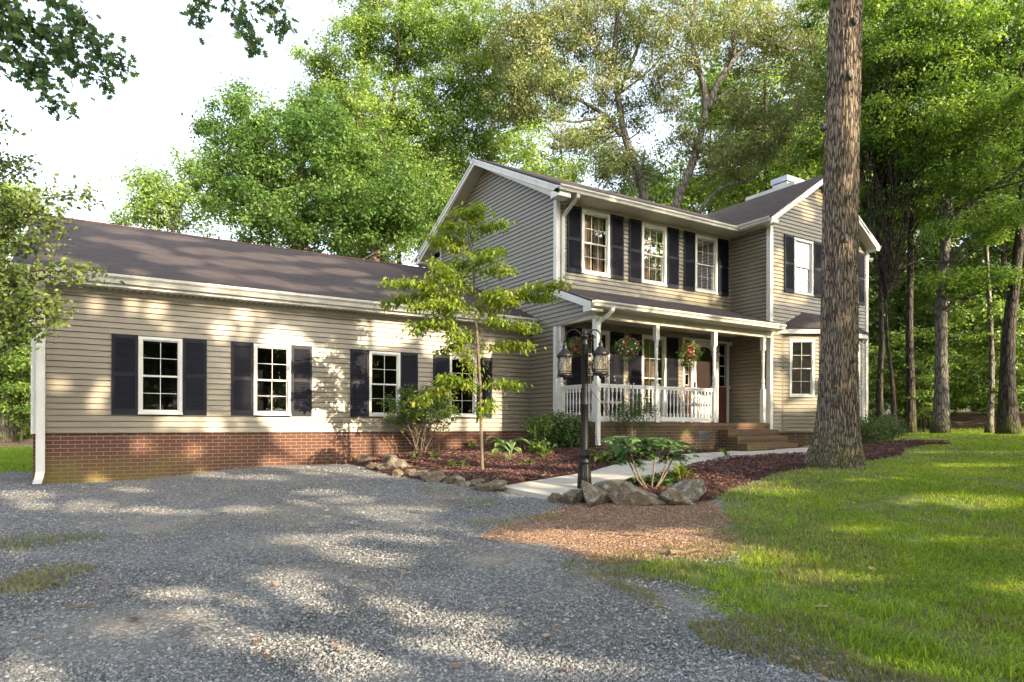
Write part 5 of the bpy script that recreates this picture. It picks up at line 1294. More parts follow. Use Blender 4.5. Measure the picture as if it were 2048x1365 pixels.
GR = 'stacked edging rocks between gravel and flower bed'
for i, (x, y, w, h, ti, lf, lab) in enumerate((
  (700,926,32,13,0,0,'tan edging rock nearest the brick wall'),(720,929,30,15,.1,0,'brown edging rock second from the wall'),(716,921,26,10,0,6,'thin stone lying on top of the edging by the wall'),
  (741,929,32,15,0,0,'rounded edging rock behind the yellowish slab'),(748,940,26,13,-.1,0,'leaning yellowish slab in the edging'),(768,944,30,13,0,0,'flat mossy stone beneath the pale block'),(775,932,32,18,0,4,'pale squared block standing highest in the edging'),
  (795,945,40,23,.12,2,'dark wedge shaped edging rock beside the pale block'),(798,954,22,12,0,0,'small dark stone under the wedge rock'),(820,954,24,15,0,0,'grey edging stone right of the wedge rock'),(812,944,24,11,-.2,4,'brown stone propped on the grey one'),
  (843,956,36,15,0,0,'orange brown rounded edging rock'),(868,965,50,17,.06,0,'broad brown edging slab in the middle of the row'),(890,953,30,7,0,2,'thin slab behind the broad brown one'),(903,970,42,14,-.05,0,'light brown faceted edging rock'),
  (936,962,38,9,0,3,'flat thin slab near the row end'),(926,974,30,9,0,0,'low brown wedge stone near the row end'),(950,975,32,14,.1,0,'mossy stone touching the last big rock'),(985,984,52,22,0,0,'large white lichened rock ending the row at the walkway'))):
    rock_px(lab, x, y, w, h, 40+i, GR, ti, .7, lf)
for i, (x, y, w, h, lab) in enumerate(((1742,893,22,8,'tan flat stone edging the wing bed, nearest the oak'),(1760,891,20,8,'brown flat stone edging the wing bed, second from the oak'),(1776,893,18,7,'small buff stone in the wing bed edging'),(1792,889,20,9,'grey stone in the wing bed edging'),(1808,888,18,8,'mossy grey stone in the wing bed edging'),(1824,886,16,7,'last stone of the wing bed edging'),(1612,900,20,8,'small stone beside the bottom porch step'),(1630,902,18,8,'small stone between the porch step and the oak'))):
    rock_px(lab, x, y, w, h, 80+i, 'stones edging the bed by the wing')

# ------------------------------------------------------------------ dogwood in the bed
rs = np.random.RandomState(77); g = G(965, 949); d = float(g@FW); T = atd(d)
dog = thing('dogwood_tree', 'young dogwood with thin trunk and drooping green and reddish leaves in the flower bed', 'tree', tuple(g))
b = MB(); tr = resam([g-UP*.05]+T((964,920),(962,850),(961,780),(956,700),(952,640),(948,560),(944,500),(940,450),(936,425)), 40)
b.tube(tr, list(np.interp(np.linspace(0, 1, 40), [0, .04, .5, 1], [.040, .030, .024, .006])), 10)
br = []
def dbranch(pts_, r0, off=0.0):
    Q = resam(T(*pts_), 22); Q = Q+(-FW*off)*np.linspace(0, 1, 22)[:, None]; b.tube(Q, list(np.linspace(r0, .003, 22)), 6); br.append(Q)
for pts_, r0, off in ((((960,785),(948,735),(925,700),(905,665),(890,630),(880,600)), .016, .1), (((905,665),(870,640),(840,655),(825,665)), .006, .2), (((900,655),(890,600),(850,585),(800,590),(765,605)), .009, -.2), (((952,640),(920,600),(870,575),(820,570),(780,575)), .009, .3),
     (((955,690),(975,650),(995,610),(1020,590),(1070,575),(1130,568)), .010, .1), (((990,620),(1040,585),(1090,590),(1110,580)), .006, -.3), (((952,630),(990,645),(1030,650),(1065,660)), .007, .2), (((956,700),(985,690),(1030,685),(1060,690)), .006, -.3),
     (((957,700),(925,660),(900,690),(880,700)), .006, -.3), (((962,800),(930,760),(890,775),(855,790),(830,805)), .006, .1), (((962,780),(985,765),(1010,765),(1040,770)), .006, 0), (((948,560),(915,545),(880,545),(850,555)), .007, -.2),
     (((948,560),(970,545),(1000,540),(1020,545)), .006, .2), (((944,520),(915,500),(885,490),(862,480)), .006, .2), (((944,520),(970,500),(1000,495)), .005, -.2), (((942,470),(920,455),(895,455)), .004, .2), (((942,480),(965,455),(1000,445),(1010,450)), .004, 0), (((938,440),(925,425),(915,420)), .003, 0), (((938,440),(955,420),(962,412)), .003, .1),
     (((950,600),(930,580),(900,560),(870,530)), .006, .4), (((953,650),(935,620),(880,610),(830,625)), .006, .5), (((952,640),(970,600),(1000,570)), .005, -.3), (((946,540),(925,520),(900,520)), .005, -.4), (((962,840),(968,815),(980,800)), .003, 0), (((940,470),(950,440),(945,415)), .004, 0), (((960,790),(940,770),(905,755),(880,760)), .005, .25),
     (((950,600),(985,590),(1010,600),(1025,612)), .004, .3), (((944,500),(925,480),(905,475),(880,465)), .005, -.1), (((945,530),(975,520),(990,515)), .004, .3)):
    dbranch(pts_, r0, off)
b.V = [tuple(np.array(v)-g) for v in b.V]; b.obj('trunk', M['twig'], dog, smooth=True)
sets = []
for Q in br:
    L = np.linalg.norm(np.diff(Q, axis=0), axis=1).sum(); n_ = int(60+290*L); tt = .18+.82*rs.rand(n_)**.8
    base = np.stack([np.interp(tt*21, np.arange(22), Q[:, k]) for k in range(3)], 1)
    side = rs.randn(n_, 3)*np.array([.10, .10, .045]); dirs = unit(side+UP*-.05)
    sets.append(leafset(base+side-UP*.03, .072, .52, .62, 'oval', np.full(n_, .25+.6*rs.rand()), rs, dirs=dirs, droop=1.0, fold=.25, jit=.3))
V, F, v = merge(sets); mesh_obj('crown', V-g, F, M['L_dog'], dog, val=v)

# ------------------------------------------------------------------ shrubs and perennials
def shrub(name, label, cat, g, w, h, mat, size, ncl, nper, stems=10, spread=.09, low=.25, up=.35, shape='diamond', seed=0, group=None, asp=.5, stem_r=.008, dpt=None, lean=0.0):
    rs = np.random.RandomState(seed+900); g = np.array(g, float); o = thing(name, label, cat, tuple(g), group); dpt = dpt or w
    d_ = unit(rs.randn(ncl, 3)); rr = rs.rand(ncl)**.45; cl = d_*rr[:, None]*np.array([w/2, dpt/2, h*(1-low)/2])*(.8+.4*vnoise(d_*2+seed))[:, None]+UP*(low*h+h*(1-low)/2)+RT*lean
    cl[:, 2] = np.maximum(cl[:, 2], .05)
    c, s = math.cos(YR), math.sin(YR); cl[:, :2] = np.stack([cl[:, 0]*c-cl[:, 1]*s, cl[:, 0]*s+cl[:, 1]*c], 1)
    b = MB()
    for i in range(stems):
        e_ = cl[rs.randint(ncl)]; st = rs.randn(3)*np.array([.05, .05, 0])*w; P = wiggle(st-UP*.05, e_, 7, .07, rs, 0); b.tube(P, list(np.linspace(stem_r, .003, 7)), 5, False)
        for q in range(3):
            e2 = cl[rs.randint(ncl)]; j = rs.randint(2, 6)
            if np.linalg.norm(e2-P[j]) < w*.5: b.tube(wiggle(P[j], e2, 5, .08, rs), [.005, .004, .003, .003, .002], 4, False)
    if stems: b.obj('stem', M['twig'], o)
    V, F, v = crown(cl, nper, spread, size, asp, up, rs, shape); mesh_obj('foliage', V, F, mat, o, val=v); return o
def pxg(x, y): g = G(x, y); return g, float(g@FW)/CF
g, k = pxg(845, 912)
shrub('azalea_shrub', 'open azalea shrub with many bare lower stems before the last two garage windows', 'shrub', g, 185*k, 138*k, M['L_azalea'], .045, 190, 38, 26, .065, .36, .5, 'oval', 1, dpt=1.0, stem_r=.011)
g, k = pxg(1122, 905)
shrub('evergreen_shrub', 'dense dark evergreen shrub with yellow lit top beside the porch corner', 'shrub', g+FW*.3, 125*k, 80*k, M['L_shrub'], .045, 240, 42, 6, .08, .0, .4, 'oval', 2, dpt=.9)
g, k = pxg(1105, 900)
shrub('evergreen_shrub', 'lime leaves painting the sunlit top of the shrub against the gable wall', 'shrub', g+UP*28*k, 70*k, 40*k, M['L_lime'], .045, 34, 20, 4, .06, .3, .5, 'oval', 3, dpt=.5)  # lime leaf colour stands in for sunlight on the shrub's top
g, k = pxg(1078, 912)
shrub('small_shrub', 'small branching shrub with exposed pale stems left of the evergreen', 'shrub', g, 62*k, 78*k, M['L_azalea'], .05, 32, 22, 6, .07, .55, .5, 'oval', 4, dpt=.4)
shrub('ground_plant', 'low leafy plant spreading under the exposed pale stems', 'plant', g-FW*.15, 70*k, 30*k, M['L_azalea'], .06, 26, 22, 0, .06, .1, .5, 'oval', 5, dpt=.5)
q_ = at(1262, CCY, Y=10.62); k = float(q_@FW)/CF; g2 = np.array([q_[0], 10.62, float(gz(q_[0], 10.62))])
shrub('boxwood_shrub', 'loose dark shrub growing up in front of the porch railing', 'shrub', g2, 105*k, 112*k, M['L_shrub'], .035, 90, 26, 8, .07, .42, .35, 'oval', 6, dpt=.5)
for i, (x, y, w, h, lab) in enumerate(((1636,890,60,42,'dark shrub under the bay window, left of the oak'),(1735,898,60,64,'loose dark shrub right of the oak at the wing corner'),(1775,886,60,52,'lower spreading shrub past the wing corner'),(1670,888,60,48,'dark shrub hidden mostly behind the oak'))):
    g, k = pxg(x, y); g = np.array([g[0], min(g[1], 10.3), 0]) if i in (0, 3) else g; g[2] = gz(g[0], g[1])
    shrub('shrub', lab, 'shrub', g, w*k*1.1, h*k*1.15, M['L_shrub'], .05, 80, 26, 6, .09, .05, .4, 'oval', 10+i, group='dark shrubs along the wing')

def rosette(name, label, cat, g, n_, L, wdt, mat, seed, arch=.9, rise=.9, edge=None, group=None, spread_z=.4):
    """broad leaves arching out of one point: each a strip with a midrib"""
    rs = np.random.RandomState(seed+700); V = []; F = []; vv = []; E_ = []; EF = []; ev = []
    o = thing(name, label, cat, tuple(g), group)
    for i in range(n_):
        a = rs.rand()*6.28; l = L*rs.uniform(.7, 1.15); w = wdt*rs.uniform(.8, 1.15); dr = np.array([math.cos(a), math.sin(a), 0]); sd_ = np.array([-dr[1], dr[0], 0])
        st = rs.uniform(.25, 1)*rise*l; seg = 8; ts = np.linspace(0, 1, seg); o0 = rs.randn(3)*np.array([.02, .02, 0])
        C_ = [o0+dr*l*(.25*t_+.75*t_**1.3)*.95+UP*(st*(1-(1-t_)**1.7)-arch*l*.55*t_**2.6) for t_ in ts]
        pr = [.06, .10, .42, .85, 1.0, .92, .6, .05] if wdt > .05 else [1, 1, .95, .85, .7, .5, .3, .05]
        base_ = len(V); r_ = rs.rand()
        for c, p_ in zip(C_, pr): V += [c-sd_*w*.5*p_+UP*w*.10*p_, c, c+sd_*w*.5*p_+UP*w*.10*p_]
        for j in range(seg-1):
            q = base_+j*3; F += [(q, q+1, q+4, q+3), (q+1, q+2, q+5, q+4)]; vv += [r_, r_]
        if edge is not None:
            be = len(E_)
            for c, p_ in zip(C_, pr):
                for sg in (-1, 1): E_ += [c+sd_*w*.5*p_*sg*.70+UP*(w*.10*p_*.70+.0025), c+sd_*w*.5*p_*sg*1.03+UP*(w*.10*p_+.003)]
            for j in range(seg-1):
                q = be+j*4; EF += [(q, q+1, q+5, q+4), (q+2, q+6, q+7, q+3)]; ev += [r_, r_]
    lf = mesh_obj('leaf', V, F, mat, o, val=vv, smooth=True)
    if edge is not None: mesh_obj('leaf_margin', E_, EF, edge, lf, val=ev, smooth=True)
    return o
g, k = pxg(1012, 912); rosette('hosta_plant', 'large hosta with blue green leaves edged in cream beside the dogwood', 'plant', g+UP*.05, 26, .50, .21, M['L_hosta'], 1, .9, 1.0, M['hostaedge'])
for i, (x, y, lab) in enumerate(((985,922,'clump of fine green striped grass next to the dogwood trunk'), (1018,926,'pale cream striped grass clump in front of the edged hosta'))):
    g, k = pxg(x, y); rosette('grass_clump', lab, 'plant', g, 120, .26, .012, M['drygrass'] if i == 0 else M['variegated'], 2+i, 1.0, 1.2, group='ornamental grass clumps in the bed')
gl_ = 'small bright perennials scattered in the beds'
for i, (x, y, L, n_, lab) in enumerate(((1090,922,.17,16,'lime green perennial in the bed midway between hosta and lamp post'), (1040,940,.09,12,'tiny green seedling in the bed behind the walkway edge'), (1056,936,.10,12,'small green perennial right of the tiny seedling'),
     (830,928,.12,16,'low green perennial behind the edging rocks, left one'), (868,924,.12,18,'low green perennial behind the edging rocks, right one'), (908,944,.12,14,'low green perennial closest to the middle of the edging'), (928,943,.12,14,'low green perennial left of the dogwood trunk'), (933,925,.09,8,'single small seedling behind the dogwood trunk on the left'),
     (945,903,.16,22,'leafy green perennial against the brick behind the dogwood'), (1345,968,.15,14,'lime hosta in the mulch behind the pointed boulder, left'), (1364,970,.20,18,'taller lime hosta in the mulch behind the pointed boulder, right'), (1451,918,.15,10,'small green perennial at the far side of the walkway'), (1442,893,.20,14,'green perennial beside the foundation vent'), (1384,900,.22,16,'narrow leafed perennial near the brick at the end of the hostas'),
     (1117,935,.06,6,'pale sprout beside the lamp post'), (660,930,.08,8,'weed at the foot of the brick wall'), (1080,948,.05,5,'single sprout near the walkway'))):
    g, k = pxg(x, y); rosette('perennial_plant', lab, 'plant', g+UP*.02, n_, L*1.3, .06, M['L_lime' if i in (0, 9, 10, 14) else 'L_azalea'], 20+i, .7, 1.5, group=gl_)
# broad hostas in front of the porch with tall flower stalks
for i, (x, y, L, n_, lab) in enumerate(((1240,930,.42,26,'big pale green hosta behind the cut leaf plant'), (1205,935,.34,16,'small leaved hosta at the left of the big one'), (1285,925,.38,20,'hosta at the right of the big one under the stalks'))):
    g, k = pxg(x, y); rosette('hosta_plant', lab, 'plant', g+UP*.04, n_, L, .15, M['L_azalea' if i != 0 else 'L_hosta'], 60+i, .9, 1.3, group='green hostas before the porch')
g, k = pxg(1245, 925); fs = thing('hosta_flower_stalks', 'thin arching hosta flower stalks with small lilac bells in front of the railing', 'flower stalks', tuple(g))
b = MB(); ends = []
for (x0, x1, y1) in ((1240,1190,765),(1250,1212,752),(1245,1173,768),(1260,1228,745),(1262,1258,758),(1268,1265,770),(1275,1272,778),(1285,1292,775),(1200,1152,800),(1300,1297,790),(1235,1196,770)):
    p = at(x0, 900, d=float(g@FW)); q = at(x1, y1, d=float(g@FW)-.1); m_ = (p+q)/2+RT*(x0-x1)*.0012+UP*.04; P = resam([p-UP*.3, p, m_, q], 12); b.tube(P-g, .0045, 5); ends.append((P[-1]-g, P[-3]-g))
b.obj('stalk', M['L_lime'], fs)
b = MB(); rs = np.random.RandomState(3)
for e_, e2 in ends[:6]:
    for q in range(4):
        c = e_+(e2-e_)*rs.rand()*.9+rs.randn(3)*.010; dr = unit(rs.randn(3)-UP*.8); b.tube([c, c+dr*.018, c+dr*.036], [.003, .008, .014], 6)
b.obj('flower', M['petal_lilac'], fs)
# cut leaf plant (leatherleaf mahonia) among the boulders
g, k = pxg(1297, 988); mh = thing('mahonia_shrub', 'many stemmed mahonia with tiers of jagged compound leaves among the boulders', 'shrub', tuple(g)); dd = float(g@FW); T = atd(dd); rs = np.random.RandomState(12)
b = MB(); tips = []
for pts_, off in ((((1300,985),(1278,955),(1262,910),(1250,878)), .0), (((1302,985),(1306,940),(1308,900),(1306,882)), .1), (((1306,985),(1325,955),(1335,920),(1342,888)), -.05), (((1296,985),(1276,960),(1268,938),(1262,925)), -.2), (((1304,985),(1330,960),(1350,925),(1356,915)), -.25), (((1300,985),(1290,972),(1284,962)), -.3), (((1305,985),(1312,970),(1318,958)), -.35), (((1300,985),(1262,978),(1245,968)), -.1), (((1310,985),(1340,972),(1352,965)), -.2)):
    Q = resam(T(*pts_), 10)+(-FW*off)*np.linspace(0, 1, 10)[:, None]; b.tube(Q-g, list(np.linspace(.014, .009, 10)), 7); tips.append(Q[-1]-g)
b.obj('stem', M['twig'], mh, smooth=True)
sets = []
for ti, tp in enumerate(tips):
    nl, LL = ((20, .36) if ti < 3 else (16, .24))
    for i in range(nl):
        a = rs.rand()*6.28; dr = np.array([math.cos(a), math.sin(a), 0]); L = LL*rs.uniform(.7, 1.1); rise = rs.uniform(.0, .5)
        for j in range(9):
            t_ = (j+1.2)/9.5; c = tp+dr*L*t_+UP*(rise*L*t_*.8-.50*L*t_**2.2); sd_ = np.array([-dr[1], dr[0], 0])
            for sg in (-1, 1):
                sets.append(leafset((c+sd_*sg*.028)[None], .105 if ti < 3 else .08, .55, .8, 'oak', np.array([.2+.6*rs.rand()]), rs, dirs=(sd_*sg+dr*.5)[None], droop=.2, fold=.2, jit=.1))
V, F, v = merge(sets); mesh_obj('foliage', V, F, M['L_mahonia'], mh, val=v)

# ------------------------------------------------------------------ hanging baskets
def basket(label, x, ytop, yc, w, h, Y, seed, white=False):
    rs = np.random.RandomState(seed); p = at(x, yc, Y=Y); k = float(p@FW)/CF; w *= k; h *= k; zt = at(x, ytop, Y=Y)[2]
    o = thing('hanging_basket', label, 'hanging basket', tuple(p), 'flower baskets hanging along the porch beam'); b = MB()
    b.lathe((0, 0, -h*.2), [(.06, -.07), (.10, -.03), (.125, .04), (.13, .06)], 16); b.obj('pot', M['pot'], o)
    b = MB(); top = zt-p[2]
    for a in (0, 2.1, 4.2): b.tube([(.125*math.cos(a), .125*math.sin(a), -h*.1), (0, 0, top-.05)], .0025, 4)
    b.tube([(0, 0, top-.05), (0, 0, top+.03)], .004, 5); b.obj('hanger', M['black'], o)
    n_ = 95; d_ = unit(rs.randn(n_, 3)); cl = d_*(rs.rand(n_)**.4)[:, None]*np.array([w/2, w/2, h/2]); tl = rs.rand(n_) < .18; cl[tl, 2] -= h*.2*rs.rand(tl.sum())
    V, F, v = crown(cl, 20, .04, .038, .55, .35, rs, 'oval'); mesh_obj('foliage', V, F, M['L_azalea'], o, val=v)
    for nm, mat, cnt, bias in (('flower', M['red'], 30, RT*.35), ('flower', M['pink'], 26 if white else 4, -RT*.7)):
        d_ = unit(rs.randn(cnt, 3)+bias-FW*.7); c = d_*np.array([w/2, w/2, h/2])*rs.uniform(.85, 1.05, (cnt, 1)); sets = []
        for q in range(5):
            a = q/5*6.28; u_ = unit(np.cross(d_, UP)); v_ = np.cross(u_, d_); dr = u_*math.cos(a)+v_*math.sin(a)
            nn = len(c); s = .024; side = np.cross(dr, d_)
            VV = np.stack([c, c+dr*s*.6+side*s*.4, c+dr*s, c+dr*s*.6-side*s*.4], 1).reshape(-1, 3)+np.repeat(d_*.006, 4, 0); sets.append((VV, np.arange(nn*4).reshape(nn, 4), rs.rand(nn)))
        V, F, v = merge(sets); mesh_obj(nm, V, F, mat, o)
basket('hanging basket half hidden behind the left lantern, yellow green with few red flowers', 1152, 648, 694, 42, 38, 11.7, 1)
basket('hanging basket with white flowers on its left side and crimson on its right', 1255, 656, 697, 52, 48, 10.93, 2, True)
basket('hanging basket with trailing stems and crimson flowers in front of the storm door', 1378, 664, 708, 42, 50, 10.93, 3)

# ------------------------------------------------------------------ porch furniture
def iron_seat(label, x, y, rz, wd, cat, name):
    o = thing(name, label, cat, (x, y, ZF), None, rz); b = MB(); hw = wd/2
    for sx in (-hw, hw):
        for sy in (-.22, .22): b.tube([(sx, sy, 0), (sx*.97, sy*.9, .2), (sx, sy, .42)], .012, 6)
        b.tube([(sx, .22, .42), (sx, .26, .65), (sx, .28, .86)], .012, 6); b.tube([(sx, -.22, .42), (sx, -.22, .62), (sx, .05, .64), (sx, .25, .62)], .011, 6)
        for c_ in (.50, .26): b.tube([(sx, -.0+.07*math.cos(a), c_+.07*math.sin(a)) for a in np.linspace(0, 5.5, 12)], .007, 5)
    b.obj('frame', M['black'], o)
    b = MB(); n_ = max(2, int(wd/.16))
    for i in range(n_):
        cxx = -hw+wd*(i+.5)/n_
        for cz, rr in ((.58, .06), (.72, .055)): b.tube([(cxx+rr*math.cos(a), .27, cz+rr*math.sin(a)) for a in np.linspace(0, 5.6, 12)], .007, 5)
    b.tube([(-hw, .28, .85), (-hw*.5, .285, .90), (0, .285, .93), (hw*.5, .285, .90), (hw, .28, .85)], .012, 6); b.tube([(-hw, .24, .48), (hw, .24, .48)], .010, 6); b.obj('backrest', M['black'], o)
    b = MB(); b.box(-hw+.01, hw-.01, -.22, .21, .42, .435); b.obj('seat', M['black'], o)
    b = MB(); b.box(-hw+.03, hw-.03, -.20, .19, .437, .50); b.obj('cushion', M['cushion'], o)
iron_seat('black wrought iron bench with pale cushion against the porch wall', 10.05, 11.95, 0, .95, 'bench', 'patio_bench')
iron_seat('black wrought iron chair with scrolled back left of the front door', 12.75, 11.85, -.5, .5, 'chair', 'patio_chair')
# sticks on the litter
for i, (x, y, L, a, lab) in enumerate(((1375,1110,.42,.5,'pale weathered branch lying at the edge of the grass'), (1270,1075,.20,-.2,'short brown chunk of wood on the sunlit litter'), (1190,1048,.35,.2,'thin stick on the shaded bark litter'), (905,1005,.3,.5,'thin twig on the gravel near the edging rocks'), (170,1225,.22,.1,'brown twig lying on the gravel at left'))):
    g = G(x, y)+UP*.02; dr = np.array([math.cos(YR+a), math.sin(YR+a), 0]); rs = np.random.RandomState(i); P = wiggle(g-dr*L/2, g+dr*L/2, 8, .10, rs); P[:, 2] = g[2]+np.abs(rs.randn(8))*.008; b = MB(); b.tube(P-g, list(np.linspace(.022 if i < 2 else .008, .006, 8)), 7)
    o = b.obj('fallen_branch', M['twig']); o.location = tuple(g); tag(o, lab, 'stick', 'sticks on the ground')

# ------------------------------------------------------------------ ground scatter
rs = np.random.RandomState(99)
def visible_pts(n, dmin, dmax, power=1.5):
    """random ground points in a fan before the viewer, denser near"""
    u = rs.rand(n); d = (dmin**(1-power)+u*(dmax**(1-power)-dmin**(1-power)))**(1/(1-power)); px = rs.uniform(-60, 2110, n)
    P = FW[None]*d[:, None]+RT[None]*((px-1024)/CF*d)[:, None]; return P[:, :2], d
def fields(P):
    x, y = P[:, 0], P[:, 1]
    sl = poly_sd(x, y, P_lawn)+.10*wob(x, y, .9); sm_ = poly_sd(x, y, P_litter)+.09*wob(x, y, 1.1)
    s1 = poly_sd(x, y, P_bed1); s2 = poly_sd(x, y, P_bed2); sw_ = poly_sd(x, y, P_walk)
    sg = poly_sd(x, y, [(-14,-14),(9,-14),(6.6,.3),(7.2,3),(9,8),(9.2,13.6),(-.7,13.6),(-.7,17.2),(-14,17.2)]); gar = poly_sd(x, y, [(-.86,13.47),(30,13.47),(30,40),(-.86,40)]); hou = poly_sd(x, y, [(XM,11),(XE,YW),(XE,30),(XM,30)])
    return sl, sm_, s1, s2, sw_, sg, gar, hou
def chunks(P, size, flat, mat, name, kind_label, z, el=1.0):
    """little angular stones or chips: squashed octahedra"""
    n = len(P); a = unit(rs.randn(n, 3)*np.array([1, 1, .25])); c = unit(np.cross(a, unit(rs.randn(n, 3)*.25+UP))); b_ = np.cross(c, a)
    s = size*np.exp(rs.randn(n)*.35).clip(.5, 2.0); l = s*el*(.8+.4*rs.rand(n)); w = s*(.6+.4*rs.rand(n)); h = s*flat*(.7+.6*rs.rand(n))
    ctr = np.column_stack([P, z+h*.25]); j = lambda: (1+.35*rs.randn(n))[:, None].clip(.4, 1.7)
    V = np.stack([ctr+a*l[:, None]*.5*j(), ctr+c*w[:, None]*.5*j(), ctr-a*l[:, None]*.5*j(), ctr-c*w[:, None]*.5*j(), ctr+b_*h[:, None]*.5+a*(l*.15*rs.randn(n))[:, None], ctr-b_*h[:, None]*.5], 1)
    f = np.array([(0,1,4),(1,2,4),(2,3,4),(3,0,4),(1,0,5),(2,1,5),(3,2,5),(0,3,5)]); F = (np.arange(n)[:, None, None]*6+f[None]).reshape(-1, 3)
    o = mesh_obj(name, V.reshape(-1, 3), F, mat, val=np.repeat(rs.rand(n), 8)); return tag(o, kind_label, name.replace('_', ' '), kind='stuff')
P, d = visible_pts(280000, 2.6, 19, 1.75); sl, sm_, s1, s2, sw_, sg, gar, hou = fields(P)
nz = vnoise(np.column_stack([P*1.3, P[:, :1]*0]))
ok = (sl > -.55+.8*nz) & (s1 > .0) & (s2 > .0) & (sw_ > .0) & (gar > .03) & ((sm_ > .0)|(rs.rand(len(P)) < .12)) & (rs.rand(len(P)) < .30+1.0*nz)
P, d = P[ok], d[ok]; sc_ = .0135*(1+.05*np.maximum(d-6, 0)); chunks(P, sc_, .62, M['stones'], 'gravel_stones', 'loose blue grey gravel stones covering the drive', gz(P[:, 0], P[:, 1])+.002, 1.25)
# mulch chips
def in_poly(poly, n):
    p = np.asarray(poly)[:, :2]; lo, hi = p.min(0), p.max(0); Q = lo+(hi-lo)*rs.rand(n, 2); Q = Q[poly_sd(Q[:, 0], Q[:, 1], poly) < .03]; return Q
Q = np.concatenate([in_poly(P_bed1, 34000), in_poly(P_bed2, 40000)]); Q = Q[(poly_sd(Q[:, 0], Q[:, 1], P_walk) > .0) & (poly_sd(Q[:, 0], Q[:, 1], [(XM-.02,11),(14.9,11),(14.9,10.1),(12.9,10.1),(12.9,11),(XM-.02,11.0)]) > -.01)]
Q = Q[~((Q[:, 1] > 13.45)|((Q[:, 1] > 11) & (Q[:, 0] > XM)))]
sd_ = np.minimum(poly_sd(Q[:, 0], Q[:, 1], P_bed1), poly_sd(Q[:, 0], Q[:, 1], P_bed2))
zq = gz(Q[:, 0], Q[:, 1])+.03*np.clip((-sd_+.06)/.10, -1.2, 1)+.05*np.clip(-sd_/.05, 0, 1)+.012*wob(Q[:, 0], Q[:, 1], 2.3)
chunks(Q, .030, .30, M['chips'], 'mulch_chips', 'dark red brown bark mulch covering the flower beds', zq+.008, 1.9)
Q = in_poly(P_litter, 80000); Q2 = np.column_stack([rs.normal(8.4, 3.2, 1500), rs.normal(5.2, 2.4, 1500)]); P, d = visible_pts(2500, 3, 16, 1.2); sl2 = fields(P)
P = P[(sl2[4] > 0) & (sl2[2] > 0) & (sl2[3] > 0) & (sl2[6] > 0) & (sl2[7] > 0)][:900]; Q = np.concatenate([Q, P])
chunks(Q, .0125, .3, M['litter'], 'bark_chips', 'pale brown bark and dry leaf litter in front of the boulders', gz(Q[:, 0], Q[:, 1])+.006, 1.8)
# grass
def blades(P, d, h, w, mat, name, label, dens=1.0):
    n = len(P); z = gz(P[:, 0], P[:, 1])-.005; a = rs.rand(n)*6.28; dr = np.stack([np.cos(a), np.sin(a), 0*a], 1); sd__ = np.stack([-np.sin(a+rs.randn(n)*.5), np.cos(a), 0*a], 1)
    H_ = h*(.55+.75*rs.rand(n)); L_ = H_*(.35+.9*rs.rand(n)); o0 = np.column_stack([P, z]); W_ = w*(.7+.6*rs.rand(n))
    V = np.stack([o0-sd__*W_[:, None]*.5, o0+sd__*W_[:, None]*.5, o0+dr*(L_*.4)[:, None]+UP*(H_*.7)[:, None]+sd__*W_[:, None]*.45, o0+dr*(L_*.4)[:, None]+UP*(H_*.7)[:, None]-sd__*W_[:, None]*.45, o0+dr*L_[:, None]+UP*(H_*.92)[:, None]], 1)
    q = np.arange(n)[:, None, None]*5+np.array([(0,1,2),(0,2,3),(3,2,4)])[None]; v = np.repeat(np.clip(.65*rs.rand(n)+.35*vnoise(np.column_stack([P*1.6, P[:, :1]*0])), 0, 1), 3)
    return tag(mesh_obj(name, V.reshape(-1, 3), q.reshape(-1, 3), mat, val=v), label, 'grass', kind='stuff')
P, d = visible_pts(900000, 2.7, 40, 1.35); ok = P[:, 0] > 2.0; P, d = P[ok], d[ok]; sl, sm_, s1, s2, sw_, sg, gar, hou = fields(P)
patch = vnoise(np.column_stack([P*.9, P[:, :1]*0+3]))*.6+vnoise(np.column_stack([P*3.1, P[:, :1]*0+7]))*.4
dens = np.clip((-sl+.05)/1.3, 0, 1)**.7*np.clip((patch-.25)/.2, .12, 1)*np.where((sl > -1.2) & (patch > .55), .35, 1)
tree_d = np.hypot(P[:, 0]-og[0], P[:, 1]-og[1]); dens *= np.clip((tree_d-.35)/1.1, .08, 1)
ok = (rs.rand(len(P)) < dens) & (s2 > .02) & (hou > 0) & (d < 36); P, d = P[ok], d[ok]
print('grass blades', len(P))
blades(P, d, .036*(1+.014*d), .0040*(1+.12*d), M['grass'], 'lawn_grass', 'green uneven lawn grass right of the beds and drive')
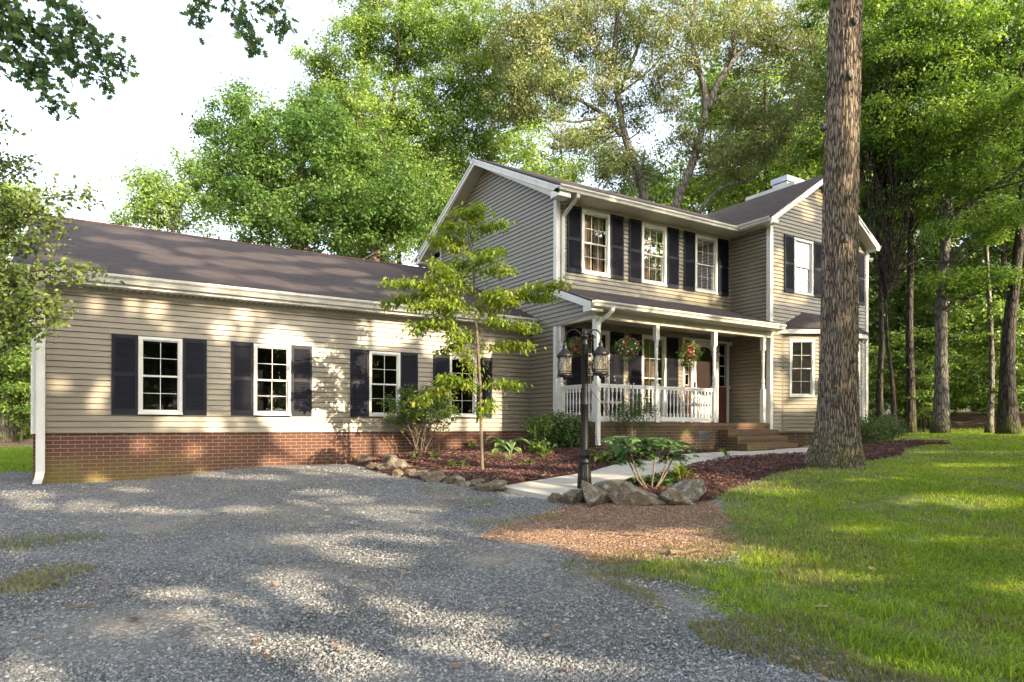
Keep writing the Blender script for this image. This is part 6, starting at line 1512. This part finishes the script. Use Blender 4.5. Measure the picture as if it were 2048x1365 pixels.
P, d = visible_pts(200000, 2.7, 22, 1.5); sl, sm_, s1, s2, sw_, sg, gar, hou = fields(P); nz = vnoise(np.column_stack([P*1.7, P[:, :1]*0+5])); blob = np.zeros(len(P), bool)
for x, y, r_ in ((40,1090,.28),(70,1085,.2),(170,1080,.12),(110,1150,.25),(60,1175,.25),(880,985,.3),(950,975,.25),(960,1010,.25),(1000,1050,.3),(1080,1040,.3),(1200,1140,.3),(1300,1140,.3),(60,985,.08),(1340,1120,.25)):
    g = G(x, y); blob |= np.hypot(P[:, 0]-g[0], P[:, 1]-g[1])+.15*(nz-.5) < r_
edge_ = (sl > -1.3) & (sl < .30) & (nz > .40) | (sl < -.5) & (nz > .35) & (rs.rand(len(P)) < .5) & (P[:, 0] > 2)
ok = (blob | edge_) & (s1 > 0) & (s2 > 0) & (sw_ > 0) & (gar > 0) & (rs.rand(len(P)) < .6); P, d = P[ok], d[ok]
blades(P, d, .05*(1+.01*d), .004*(1+.1*d), M['drygrass'], 'dry_grass', 'thin dry yellowish grass growing through the gravel and at its edge')
P0, d0 = visible_pts(260, 3.0, 14, 1.4); sl = fields(P0)[0]; s2 = fields(P0)[3]; P0 = P0[(sl < -.25) & (s2 > .1) & (P0[:, 0] > 2)]
P = np.repeat(P0, 34, 0)+rs.randn(len(P0)*34, 2)*.045; blades(P, P@FW[:2], .085, .0065, M['grass'], 'grass_tufts', 'longer crabgrass tufts standing out of the lawn')
# grass beyond the gravel on the far left
P = np.column_stack([rs.uniform(-9, -1.0, 60000), rs.uniform(16.5, 30, 60000)]); d = P@FW[:2]
blades(P, d, .10, .012, M['grass'], 'far_grass', 'strip of grass behind the garage corner on the far left')
# fallen leaves, larger, here and there on the drive and lawn
P, d = visible_pts(90, 3, 14, 1.3); sl2 = fields(P); P = P[(sl2[6] > 0) & (sl2[7] > 0)]; n_ = len(P)
V, F, v = leafset(np.column_stack([P, gz(P[:, 0], P[:, 1])+.022]), .062, .7, .9, 'oak', None, rs, jit=.35)
tag(mesh_obj('fallen_leaves', V, F, M['litter'], val=v), 'dry brown leaves scattered on gravel and lawn', 'leaves', kind='stuff')
